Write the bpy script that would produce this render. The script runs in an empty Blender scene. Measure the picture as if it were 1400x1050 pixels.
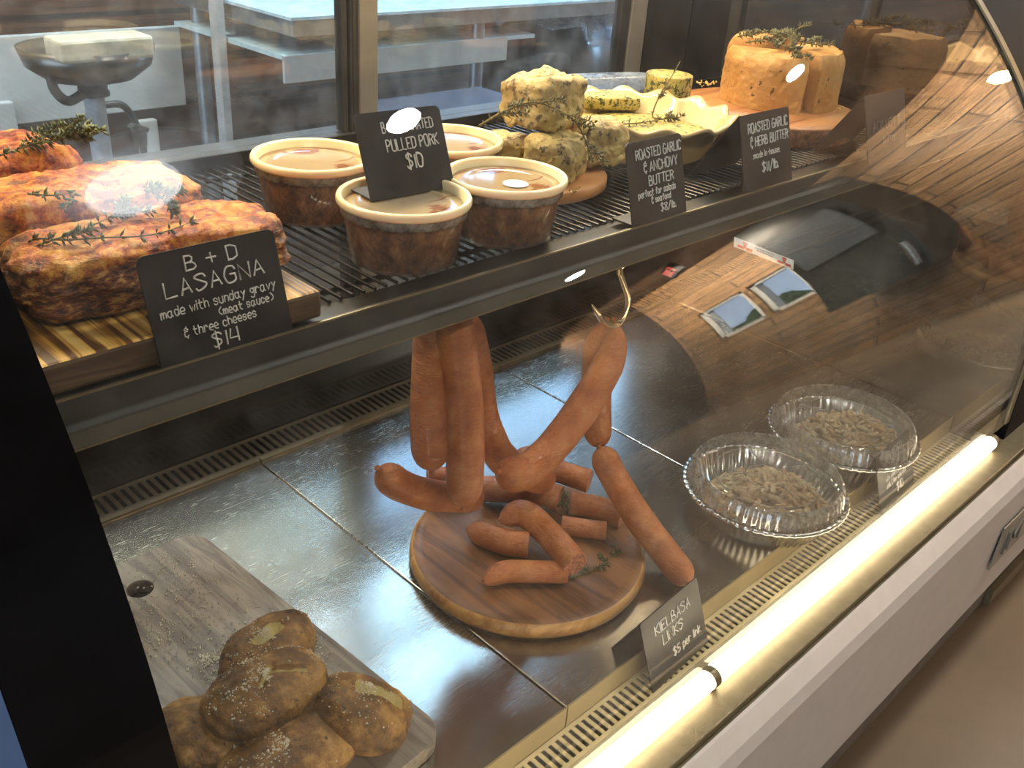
import bpy, bmesh, math, random
import numpy as np
from mathutils import Vector, Matrix, noise

random.seed(7)
SC = bpy.context.scene
COL = SC.collection

# ------------------------------------------------------------------ camera
F_PX = 1307.16


def _rot():
    a, b, g = 0.499023949, -0.810298793, 0.0757836568
    c, s = np.cos, np.sin
    A = np.array([[c(g), -s(g), 0], [s(g), c(g), 0], [0, 0, 1]])
    B = np.array([[1, 0, 0], [0, c(a), -s(a)], [0, s(a), c(a)]])
    D = np.array([[c(b), 0, s(b)], [0, 1, 0], [-s(b), 0, c(b)]])
    return A @ B @ D @ np.array([[1, 0, 0], [0, 0, -1], [0, 1, 0]], float)


R_CAM = _rot()
EYE = np.array([0.0, 0.0, 1.46])
cam = bpy.data.cameras.new('camera')
cam.sensor_fit = 'HORIZONTAL'
cam.sensor_width = 36.0
cam.lens = F_PX * 36.0 / 1400.0
cam.clip_start = 0.01
cam_o = bpy.data.objects.new('camera', cam)
COL.objects.link(cam_o)
m = Matrix.Identity(4)
for i in range(3):
    m[i][0] = R_CAM[0][i]
    m[i][1] = -R_CAM[1][i]
    m[i][2] = -R_CAM[2][i]
    m[i][3] = EYE[i]
cam_o.matrix_world = m
SC.camera = cam_o

# ------------------------------------------------------------------ colour management, world
SC.view_settings.view_transform = 'Standard'
SC.view_settings.look = 'None'
SC.view_settings.gamma = 1.0
SC.view_settings.use_curve_mapping = False
SC.view_settings.exposure = 0.85
SC.cycles.transparent_max_bounces = 32
SC.cycles.max_bounces = 10
SC.cycles.caustics_reflective = False
SC.cycles.caustics_refractive = False
SC.cycles.sample_clamp_indirect = 4.0

world = bpy.data.worlds.new('world')
SC.world = world
world.use_nodes = True
world.node_tree.nodes['Background'].inputs[0].default_value = (.68, .82, 1.0, 1)
world.node_tree.nodes['Background'].inputs[1].default_value = 2.7


def area(name, loc, rot, sx, sy, power, color):
    l = bpy.data.lights.new(name, 'AREA')
    l.shape = 'RECTANGLE'
    l.size, l.size_y, l.energy, l.color = sx, sy, power, color
    o = bpy.data.objects.new(name, l)
    o.location, o.rotation_euler = loc, rot
    COL.objects.link(o)
    return o


# warm light tube under the case's top rail
area('case_top_light', (0.90, 0.96, 1.535), (math.radians(-14), 0, 0), 1.40, 0.025, 6.5, (1.0, 0.77, 0.47))


area('added_wall_fill', (5.0, -3.2, 2.75), (0, math.radians(-58), 0), .15, 1.6, 230.0, (1.0, .84, .64))  # fill added to brighten the plank wall mirrored in the glass
area('added_wall_fill', (5.0, -.7, 2.5), (0, math.radians(-80), 0), .15, 1.2, 70.0, (1.0, .88, .72))  # second added fill, for the upper plank wall

# ------------------------------------------------------------------ picture point -> place on a real plane
def _ray(px, py):
    return R_CAM.T @ np.array([(px - 700) / F_PX, (py - 525) / F_PX, 1.0])


def on_z(px, py, z):
    d = _ray(px, py)
    p = EYE + d * ((z - EYE[2]) / d[2])
    return Vector(p)


def on_y(px, py, y):
    d = _ray(px, py)
    p = EYE + d * (y / d[1])
    return Vector(p)


# ------------------------------------------------------------------ materials
def lin(h):
    h = h.lstrip('#')
    v = [int(h[i:i + 2], 16) / 255 for i in (0, 2, 4)]
    return tuple(x / 12.92 if x <= .04045 else ((x + .055) / 1.055) ** 2.4 for x in v) + (1.0,)


class NT:
    def __init__(s, name):
        s.m = bpy.data.materials.new(name)
        s.m.use_nodes = True
        s.t = s.m.node_tree
        s.b = s.t.nodes['Principled BSDF']
        s.out = s.t.nodes['Material Output']

    def n(s, typ, **kw):
        nd = s.t.nodes.new(typ)
        for k, v in kw.items():
            if k.startswith('i_'):
                key = k[2:]
                key = int(key) if key.isdigit() else key.replace('_', ' ')
                nd.inputs[key].default_value = v
            else:
                setattr(nd, k, v)
        return nd

    def l(s, a, b):
        s.t.links.new(a, b)

    def coord(s, scale=(1, 1, 1), kind='Object', rot=(0, 0, 0), loc=(0, 0, 0)):
        tc = s.n('ShaderNodeTexCoord')
        mp = s.n('ShaderNodeMapping')
        mp.inputs['Scale'].default_value = scale
        mp.inputs['Rotation'].default_value = rot
        mp.inputs['Location'].default_value = loc
        s.l(tc.outputs[kind], mp.inputs[0])
        return mp.outputs[0]

    def noise(s, vec, scale, detail=4, rough=.6, dist=0, gain=2.0):
        nd = s.n('ShaderNodeTexNoise')
        nd.inputs['Scale'].default_value = scale
        nd.inputs['Detail'].default_value = detail
        nd.inputs['Roughness'].default_value = rough
        nd.inputs['Distortion'].default_value = dist
        if vec is not None:
            s.l(vec, nd.inputs['Vector'])
        g = s.n('ShaderNodeMapRange')
        g.inputs[1].default_value, g.inputs[2].default_value = .5 - .5 / gain, .5 + .5 / gain
        s.l(nd.outputs['Fac'], g.inputs[0])
        return g.outputs[0]

    def ramp(s, fac, stops):
        r = s.n('ShaderNodeValToRGB')
        e = r.color_ramp.elements
        while len(e) < len(stops):
            e.new(.5)
        for el, (p, c) in zip(e, stops):
            el.position = p
            el.color = c if not isinstance(c, str) else lin(c)
        s.l(fac, r.inputs[0])
        return r.outputs[0]

    def mix(s, fac, a, b):
        mx = s.n('ShaderNodeMix', data_type='RGBA')
        for sock, v in ((mx.inputs[0], fac), (mx.inputs[6], a), (mx.inputs[7], b)):
            if isinstance(v, (int, float)):
                sock.default_value = v
            elif isinstance(v, str):
                sock.default_value = lin(v)
            elif isinstance(v, tuple):
                sock.default_value = v
            else:
                s.l(v, sock)
        return mx.outputs[2]

    def math(s, op, a, b=0.0):
        nd = s.n('ShaderNodeMath', operation=op)
        for i, v in enumerate((a, b)):
            if isinstance(v, (int, float)):
                nd.inputs[i].default_value = v
            else:
                s.l(v, nd.inputs[i])
        return nd.outputs[0]

    def bump(s, h, strength=.3, dist=.002):
        b = s.n('ShaderNodeBump')
        b.inputs['Strength'].default_value = strength
        b.inputs['Distance'].default_value = dist
        s.l(h, b.inputs['Height'])
        s.l(b.outputs[0], s.b.inputs['Normal'])

    def set(s, **kw):
        for k, v in kw.items():
            key = {'color': 'Base Color', 'rough': 'Roughness', 'metal': 'Metallic', 'trans': 'Transmission Weight', 'sss': 'Subsurface Weight',
                   'spec': 'Specular IOR Level', 'alpha': 'Alpha', 'coat': 'Coat Weight', 'ior': 'IOR', 'emit': 'Emission Color', 'emits': 'Emission Strength'}[k]
            if isinstance(v, (int, float)):
                s.b.inputs[key].default_value = v
            elif isinstance(v, str):
                s.b.inputs[key].default_value = lin(v)
            elif isinstance(v, tuple):
                s.b.inputs[key].default_value = v
            else:
                s.l(v, s.b.inputs[key])
        return s


def plain(name, color, rough=.5, metal=0.0, spec=.5, vary=.12, scale=25, bump=0, bscale=60):
    t = NT(name)
    v = t.coord()
    n = t.noise(v, scale)
    c = lin(color)
    lo = tuple(max(0, x * (1 - vary)) for x in c[:3]) + (1,)
    hi = tuple(min(1, x * (1 + vary)) for x in c[:3]) + (1,)
    t.set(color=t.ramp(n, [(.3, lo), (.7, hi)]), rough=rough, metal=metal, spec=spec)
    if bump:
        t.bump(t.noise(v, bscale), bump)
    return t.m


def emitter(name, color, strength):
    t = NT(name)
    t.set(color=(0, 0, 0, 1), emit=color, emits=strength)
    return t.m


def clear(name, tint, r0=.04, rmax=1.0, rough=.02, film=0.0, film_color=(.8, .8, .8, 1), film_scale=20.0, stretch=(1, 1, 1), ridge=0.0):
    """clear sheet: light passes straight, fresnel reflection on top, and a thin film of dust or frosting"""
    t = NT(name)
    t.t.nodes.remove(t.b)
    tr = t.n('ShaderNodeBsdfTransparent')
    tr.inputs[0].default_value = tint
    gl = t.n('ShaderNodeBsdfGlossy')
    gl.inputs['Roughness'].default_value = rough
    lw = t.n('ShaderNodeLayerWeight')
    lw.inputs['Blend'].default_value = .5
    p = t.math('POWER', lw.outputs['Facing'], 5.0)
    p = t.math('MULTIPLY', p, rmax - r0)
    p = t.math('ADD', p, r0)
    mx = t.n('ShaderNodeMixShader')
    t.l(p, mx.inputs[0]); t.l(tr.outputs[0], mx.inputs[1]); t.l(gl.outputs[0], mx.inputs[2])
    last = mx.outputs[0]
    if film:
        df = t.n('ShaderNodeBsdfDiffuse'); df.inputs[0].default_value = film_color
        tl = t.n('ShaderNodeBsdfTranslucent'); tl.inputs[0].default_value = film_color
        m2 = t.n('ShaderNodeMixShader'); m2.inputs[0].default_value = .5
        t.l(df.outputs[0], m2.inputs[1]); t.l(tl.outputs[0], m2.inputs[2])
        nz = t.noise(t.coord(stretch), film_scale, 6, .7)
        r = t.ramp(nz, [(.3, (film * .4,) * 3 + (1,)), (.75, (film * 1.6,) * 3 + (1,))])
        m3 = t.n('ShaderNodeMixShader')
        t.l(r, m3.inputs[0]); t.l(last, m3.inputs[1]); t.l(m2.outputs[0], m3.inputs[2])
        last = m3.outputs[0]
    t.l(last, t.out.inputs[0])
    return t.m


def wood(name, c1, c2, axis=1, scale=14, rough=.5, rings=0.0):
    t = NT(name)
    st = [9, 9, 9]
    st[axis] = .8
    v = t.coord(tuple(st))
    n = t.noise(v, scale, 6, .65, 1.2)
    big = t.noise(t.coord(tuple(x * .3 for x in st)), scale, 2)
    f = t.math('ADD', t.math('MULTIPLY', n, .7), t.math('MULTIPLY', big, .3))
    t.set(color=t.ramp(f, [(.35, c1), (.62, c2)]), rough=rough)
    t.bump(n, .15, .001)
    return t.m


M = {}
M['black_gloss'] = plain('black_gloss', '#0b0b0c', .12, vary=.2)
M['black_matt'] = plain('black_matt', '#0b0b0c', .6, spec=.12)
M['black_metal'] = plain('black_metal', '#1c1c1b', .32, .0, vary=.2)
M['rail_front'] = plain('rail_front', '#2b2a27', .5, .0, vary=.1, scale=8)
M['wire'] = plain('wire_coating', '#2a2a2c', .22, .55)
M['chalk_black'] = plain('chalkboard_black', '#1d1b1c', .42, vary=.3, scale=40)
M['chalk'] = plain('chalk_pen', '#d9d5cf', .7, vary=.05)
M['chalk_dim'] = plain('chalk_pen_grey', '#6c6864', .7, vary=.05)  # darker grey lettering for the far card
M['white_panel'] = plain('white_panel', '#bdb4aa', .35, vary=.03)
M['alu'] = plain('brushed_aluminium', '#6f654e', .42, .5, vary=.08, scale=60)
M['cream'] = plain('cream_sill', '#d9cfae', .35, .1, vary=.05)
M['taupe'] = plain('taupe_base', '#6d6256', .6)
M['steel_hook'] = plain('hook_steel', '#c8bda2', .16, 1.0, vary=.05)
M['light_edge'] = plain('bright_edge', '#8d826c', .32, .8)


def stainless():
    t = NT('stainless_deck')
    v = t.coord((1, 1, 1))
    n = t.noise(v, 7, 6, .65, .6)
    fine = t.noise(t.coord((6, 160, 1), rot=(0, 0, .5)), 6, 3)
    scr = t.noise(t.coord((2.2, 260, 1), rot=(0, 0, -.75)), 5, 2)
    line = t.ramp(scr, [(.90, (0, 0, 0, 1)), (1.0, (1, 1, 1, 1))])
    t.set(color=t.mix(t.math('MULTIPLY', line, .18), t.ramp(n, [(.3, '#a09c95'), (.7, '#a8a49c')]), '#d8d4cc'), metal=1.0)
    f = t.math('ADD', t.math('MULTIPLY', n, .05), t.math('MULTIPLY', fine, .06))
    t.set(rough=t.math('ADD', t.math('ADD', f, .20), t.math('MULTIPLY', line, .08)))
    t.bump(t.math('ADD', t.math('MULTIPLY', scr, .5), fine), .010, .002)
    return t.m


M['stainless'] = stainless()


def sausage():
    t = NT('smoked_sausage_skin')
    n = t.noise(t.coord(), 30, 5, .65, gain=1.3)
    sp = t.noise(t.coord(loc=(3, 3, 3)), 260, 3, .6)
    w = t.noise(t.coord((.7, .7, 3.2)), 120, 4, .7, .4)
    c = t.ramp(n, [(.2, '#8f4518'), (.5, '#b5662f'), (.8, '#cd8850')])
    c = t.mix(t.math('MULTIPLY', t.ramp(sp, [(.62, (0, 0, 0, 1)), (.9, (1, 1, 1, 1))]), .35), c, '#7a3d18')
    t.set(color=c, rough=.40, spec=.5, coat=.12, sss=.05)
    t.bump(t.math('ADD', w, t.math('MULTIPLY', n, .3)), .75, .0022)
    return t.m


M['sausage'] = sausage()
M['sausage_dark'] = plain('sausage_cured_brown', '#8a4a2b', .42, vary=.25, scale=50, bump=.4, bscale=160)
M['cut_meat'] = plain('cut_meat_face', '#b9785c', .6, vary=.35, scale=220)


def lasagna():
    t = NT('baked_lasagna')
    obj = t.n('ShaderNodeTexCoord')
    sep = t.n('ShaderNodeSeparateXYZ')
    t.l(obj.outputs['Object'], sep.inputs[0])
    n = t.noise(t.coord(), 58, 8, .72, .15)
    n2 = t.noise(t.coord((1, 1, 1), loc=(3, 1, 2)), 30, 4, .6, .2)
    n3 = t.noise(t.coord((1, 1, 2.6)), 85, 6, .72, .3)
    crust = t.ramp(n, [(.32, '#6e2406'), (.44, '#b34f0c'), (.55, '#d67a1c'), (.70, '#e9a645')])
    white = t.ramp(n2, [(.62, (0, 0, 0, 1)), (.82, (1, 1, 1, 1))])
    crust = t.mix(t.math('MULTIPLY', white, .5), crust, '#e8b961')
    meat = t.ramp(n3, [(.32, '#32150a'), (.45, '#6a2f12'), (.56, '#8f4e22'), (.70, '#c8964e')])
    nz = t.n('ShaderNodeNewGeometry')
    sn = t.n('ShaderNodeSeparateXYZ')
    t.l(nz.outputs['Normal'], sn.inputs[0])
    f = t.math('ADD', t.math('MULTIPLY', sep.outputs[2], 16.5), t.math('MULTIPLY', n, .45))
    mask = t.ramp(f, [(.86, (0, 0, 0, 1)), (1.0, (1, 1, 1, 1))])
    t.set(color=t.mix(mask, meat, crust), rough=.42, sss=.04)
    t.bump(t.math('ADD', n, n3), .7, .003)
    return t.m


M['lasagna'] = lasagna()


def flecked(name, base1, base2, fleck, fs=90, lo=.60, hi=.66, rough=.5, bump=.4, crumb=60):
    t = NT(name)
    n = t.noise(t.coord(), 14, 5, .6)
    c = t.ramp(n, [(.3, base1), (.7, base2)])
    fl = t.noise(t.coord(loc=(4, 2, 7)), fs, 3, .7)
    k = t.ramp(fl, [(lo, (0, 0, 0, 1)), (hi, (1, 1, 1, 1))])
    t.set(color=t.mix(k, c, fleck), rough=rough, sss=.06)
    t.bump(t.noise(t.coord(), crumb, 5, .7), bump, .003)
    return t.m


M['anchovy_butter'] = flecked('anchovy_butter', '#a8915c', '#d2b974', '#5f4c38', 75, .60, .80, bump=.8)
M['herb_butter'] = flecked('green_herb_butter', '#a5954a', '#c4b46a', '#3d4719', 130, .54, .66, bump=.3, crumb=120)
M['garlic_butter'] = flecked('roasted_garlic_butter', '#b98747', '#cf9f5a', '#4b3a1e', 75, .80, .86, bump=.6, crumb=90)
M['anchovy_skin'] = plain('anchovy_skin', '#8b8a86', .25, .3)
M['stem'] = plain('herb_stem', '#6b5a2c', .6, vary=.25)
M['leaf'] = plain('thyme_leaf', '#566034', .55, vary=.4, scale=90)
M['leaf_dry'] = plain('dried_thyme_leaf', '#5d5a38', .6, vary=.4, scale=90)
M['ceramic'] = plain('cream_ceramic', '#cdb588', .18, vary=.03)
M['crumb_white'] = plain('salt_crumb', '#cfc6b2', .6, vary=.2)
M['crumb_butter'] = plain('butter_crumb', '#dcb46a', .6, vary=.2)


def potato():
    t = NT('potato_skin')
    n = t.noise(t.coord(), 30, 6, .7)
    d = t.noise(t.coord(loc=(5, 5, 1)), 75, 4, .65)
    c = t.ramp(n, [(.2, '#3d2710'), (.5, '#7d5624'), (.8, '#b3884a')])
    k = t.ramp(d, [(.68, (0, 0, 0, 1)), (.88, (1, 1, 1, 1))])
    c = t.mix(k, c, '#2e1d0c')
    at = t.n('ShaderNodeAttribute', attribute_name='flesh')
    e = t.math('ADD', at.outputs['Fac'], t.math('MULTIPLY', t.math('SUBTRACT', d, .5), .35))
    c = t.mix(t.ramp(e, [(.42, (0, 0, 0, 1)), (.56, (1, 1, 1, 1))]), c, '#b3a166')
    t.set(color=c, rough=.45, spec=.5)
    t.bump(t.noise(t.coord(), 60, 6, .7), .6, .0035)
    return t.m


M['potato'] = potato()
M['potato_flesh'] = plain('potato_flesh', '#cdb86d', .5, vary=.1)
M['board_grey'] = wood('weathered_grey_board', '#6a6058', '#94897c', 1, 8, .6)


def striped():
    t = NT('scorched_pine_board')
    w = t.noise(t.coord((1, .03, .05)), 135, 3, .5, .12, 3.0)
    n = t.noise(t.coord((30, 2, 4)), 3, 4)
    c = t.ramp(w, [(.30, '#4a2c0c'), (.44, '#9a6a28'), (.62, '#dca950'), (.9, '#edc474')])
    t.set(color=t.mix(t.math('MULTIPLY', n, .3), c, '#8f5f22'), rough=.45)
    t.bump(w, .3, .001)
    return t.m


M['pine'] = striped()
M['board_brown'] = wood('dark_edge_board', '#4a3623', '#6b5238', 0, 6, .7)
M['acacia'] = wood('acacia_board', '#8a5230', '#c48a55', 0, 3, .38)
M['acacia_dark'] = wood('walnut_board', '#5f3a20', '#93623a', 1, 3, .5)
M['bark'] = plain('board_bark_edge', '#8f6248', .75, vary=.35, scale=120, bump=.6, bscale=150)
M['maple_edge'] = wood('board_edge', '#9b6a36', '#cf9c5c', 0, 4, .35)
M['clear_cup'] = clear('clear_deli_cup', (.93, .91, .87, 1), .05, .8, .08, .06, (.75, .7, .62, 1), 60)
M['cup_band'] = clear('ribbed_cup_band', (.62, .52, .42, 1), .05, .8, .15, .55, (.72, .62, .52, 1), 60)


def pork():
    t = NT('pulled_pork_in_gravy')
    n = t.noise(t.coord((1, 1, .8)), 60, 7, .72, .3)
    t.set(color=t.ramp(n, [(.2, '#4a2612'), (.45, '#8a5430'), (.65, '#ad7648'), (.85, '#d9aa78')]), rough=.3, spec=.6)
    t.bump(n, .6, .004)
    return t.m


M['pork'] = pork()
M['lid_rim'] = NT('milky_lid_plastic').set(color='#ecdcb4', rough=.3, sss=.15).m


def lid_top():
    t = NT('stained_lid_panel')
    n = t.noise(t.coord((1, 2.2, 1)), 17, 3, .5, 1.2)
    k = t.ramp(n, [(.64, (0, 0, 0, 1)), (.72, (1, 1, 1, 1))])
    t.set(color=t.mix(t.math('MULTIPLY', k, .9), '#a98f6c', '#7d4219'), rough=.14, sss=.1, coat=.3)
    return t.m


M['lid_top'] = lid_top()
M['foil'] = NT('crinkled_foil').set(color='#c9c7c2', metal=1.0, rough=.2).m
M['dome'] = clear('clear_dome_lid', (.95, .95, .93, 1), .08, 1.0, .04, .07, (.8, .8, .78, 1), 30)
M['dome_rib'] = clear('dome_lid_ribs', (.80, .80, .78, 1), .34, 1.0, .05, .30, (.9, .87, .8, 1), 90)
M['shredded'] = flecked('shredded_braised_pork', '#d0aa80', '#f0d8b0', '#8d6a44', 70, .62, .85, bump=1.0, crumb=90)
M['glass'] = clear('case_front_glass', (.97, .98, .97, 1), .055, 1.0, .004, .013, (.85, .82, .76, 1), 26)
M['rear_glass'] = clear('rear_door_glass', (.84, .88, .92, 1), .06, 1.0, .006, .035, (.72, .80, .92, 1), 30)  # blue daylight mixed into the dust film's colour


def mirror_end():
    t = NT('dark_mirror_end')
    t.set(color='#a39d94', metal=1.0, rough=.025)
    d = t.n('ShaderNodeBsdfDiffuse'); d.inputs[0].default_value = lin('#161617')
    mx = t.n('ShaderNodeMixShader'); mx.inputs[0].default_value = .38
    t.l(t.b.outputs[0], mx.inputs[1]); t.l(d.outputs[0], mx.inputs[2])
    t.l(mx.outputs[0], t.out.inputs[0])
    return t.m


M['mirror_end'] = mirror_end()
M['led'] = emitter('led_tube_glow', (1.0, .84, .58, 1), 6.0)
M['lamp'] = emitter('ceiling_lamp_glow', (1.0, .95, .87, 1), 520.0)
M['sky'] = emitter('sky_outside', (.36, .62, 1.0, 1), 5.0)
M['added_sky'] = emitter('added_window_glow', (.42, .70, 1.0, 1), 45.0)  # glow of the added side window
M['frame_dark'] = plain('door_frame_dark', '#3b3b3c', .35, .5)
M['frame_steel'] = plain('door_frame_steel', '#8b8781', .42, .6, vary=.06)
M['track'] = plain('rear_track_steel', '#77797b', .28, .8)


def planks(name, c1, c2, c3, plane='xz', rowh=.14, rough=.6):
    t = NT(name)
    b = t.n('ShaderNodeTexBrick')
    b.inputs['Scale'].default_value = 1.0
    b.inputs['Brick Width'].default_value = 1.6
    b.inputs['Row Height'].default_value = rowh
    b.inputs['Mortar Size'].default_value = .008
    b.inputs['Color1'].default_value = lin(c1)
    b.inputs['Color2'].default_value = lin(c2)
    b.inputs['Mortar'].default_value = lin('#1c140e')
    tc = t.n('ShaderNodeTexCoord')
    sp = t.n('ShaderNodeSeparateXYZ'); cb = t.n('ShaderNodeCombineXYZ')
    t.l(tc.outputs['Object'], sp.inputs[0])
    ix = {'x': 0, 'y': 1, 'z': 2}
    t.l(sp.outputs[ix[plane[0]]], cb.inputs[0]); t.l(sp.outputs[ix[plane[1]]], cb.inputs[1])
    t.l(cb.outputs[0], b.inputs['Vector'])
    mp = t.n('ShaderNodeMapping'); mp.inputs['Scale'].default_value = (1.5, 22, 1)
    t.l(cb.outputs[0], mp.inputs[0])
    n = t.noise(mp.outputs[0], 2.2, 7, .7, .8)
    t.set(color=t.mix(t.ramp(n, [(.35, (0, 0, 0, 1)), (.75, (.85, .85, .85, 1))]), b.outputs['Color'], c3), rough=rough)
    t.bump(n, .2, .003)
    return t.m


M['planks_staff'] = planks('rustic_brown_planks', '#5a3c26', '#6f4b2e', '#33211a', 'xz')
M['planks_room'] = planks('weathered_plank_wall', '#a88258', '#8a6a48', '#4d3827', 'yz', .17)
M['planks_ceiling'] = planks('dark_plank_ceiling', '#4a3320', '#3a2a1b', '#2a1d13', 'xy')
M['floor'] = plain('concrete_floor', '#75634e', .35, vary=.1, scale=2)
M['paint_white'] = plain('white_painted_board', '#b9bdbd', .5, vary=.06, scale=6)
M['sink_steel'] = plain('sink_steel', '#77726d', .3, .9)
M['sink_rim'] = plain('sink_rim_white', '#cfcab4', .3)
M['pvc'] = plain('pvc_pipe', '#b6bdc4', .4)
M['hose'] = plain('rubber_hose', '#3f3c3c', .5)
M['red'] = plain('red_plastic', '#c23028', .35)
M['table_steel'] = plain('table_steel', '#8f9aa2', .3, .7)
M['table_top'] = plain('daylit_worktop', '#bfdcea', .25)  # white top with blue daylight put into its base colour
M['bag'] = plain('black_bag', '#1b1c20', .35, vary=.4)
M['film'] = clear('plastic_film', (.88, .92, .98, 1), .12, 1.0, .12, .3, (.7, .8, .95, 1), 25)
M['skylit_tray'] = plain('skylit_tray_steel', '#7d9cc4', .16, .9)  # steel with the sky's blue light put into its colour
M['label_white'] = plain('sticker_white', '#d4d0cc', .5, vary=.03)
M['label_red'] = plain('sticker_red', '#b3372f', .5, vary=.08)
M['label_grey'] = plain('sticker_print', '#8f8b88', .5)
M['exit_red'] = emitter('exit_sign_glow', (1.0, .12, .08, 1), 3.0)
M['screw'] = plain('screw_head', '#b5aea4', .25, .9)
M['dark_hole'] = plain('hole_shadow', '#15130f', .8)
M['grille'] = plain('grille_steel', '#7f786c', .36, .85, vary=.06)
M['grille_lit'] = plain('front_grille_lit', '#ddcca2', .38, .35, vary=.06)  # lamp tube's light put into the front grille colour
M['lip_lit'] = plain('front_lip_lit', '#b3a27c', .35, .5, vary=.05)  # front lip, lightened with the tube's light in its colour
M['duct_shade'] = plain('duct_shade', '#060606', .8, spec=.1)  # near-black holds the shade below the grille slots
M['cream_wall'] = plain('cream_painted_board', '#e3d8bd', .6, vary=.03, scale=4)
M['added_warm_fill'] = emitter('added_warm_glow', (1.0, .88, .68, 1), 26.0)
M['plate'] = plain('badge_plate', '#8f897c', .4, .4)
M['plate_dark'] = plain('badge_letters', '#5f5a4f', .5)
M['blue_slab'] = plain('blue_grey_slab', '#44597c', .4, vary=.05)
M['pane'] = clear('window_pane', (.95, .97, 1, 1), .05)
M['hedge'] = plain('hedge_leaves', '#4f6b2c', .6, vary=.5, scale=12)
M['screen'] = plain('dull_screen', '#4d5258', .3)
M['warm_lamp'] = emitter('warm_pendant_glow', (1.0, .62, .25, 1), 60.0)
M['added_cool_fill'] = emitter('added_cool_glow', (.50, .78, 1.0, 1), 30.0)
M['soft_lamp'] = emitter('soft_dish_glow', (.92, .96, 1.0, 1), 4.5)
M['mirror_ring'] = plain('lamp_dish_white', '#d8dde2', .35)


# ------------------------------------------------------------------ mesh building in world coordinates
ORG = {}


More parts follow.
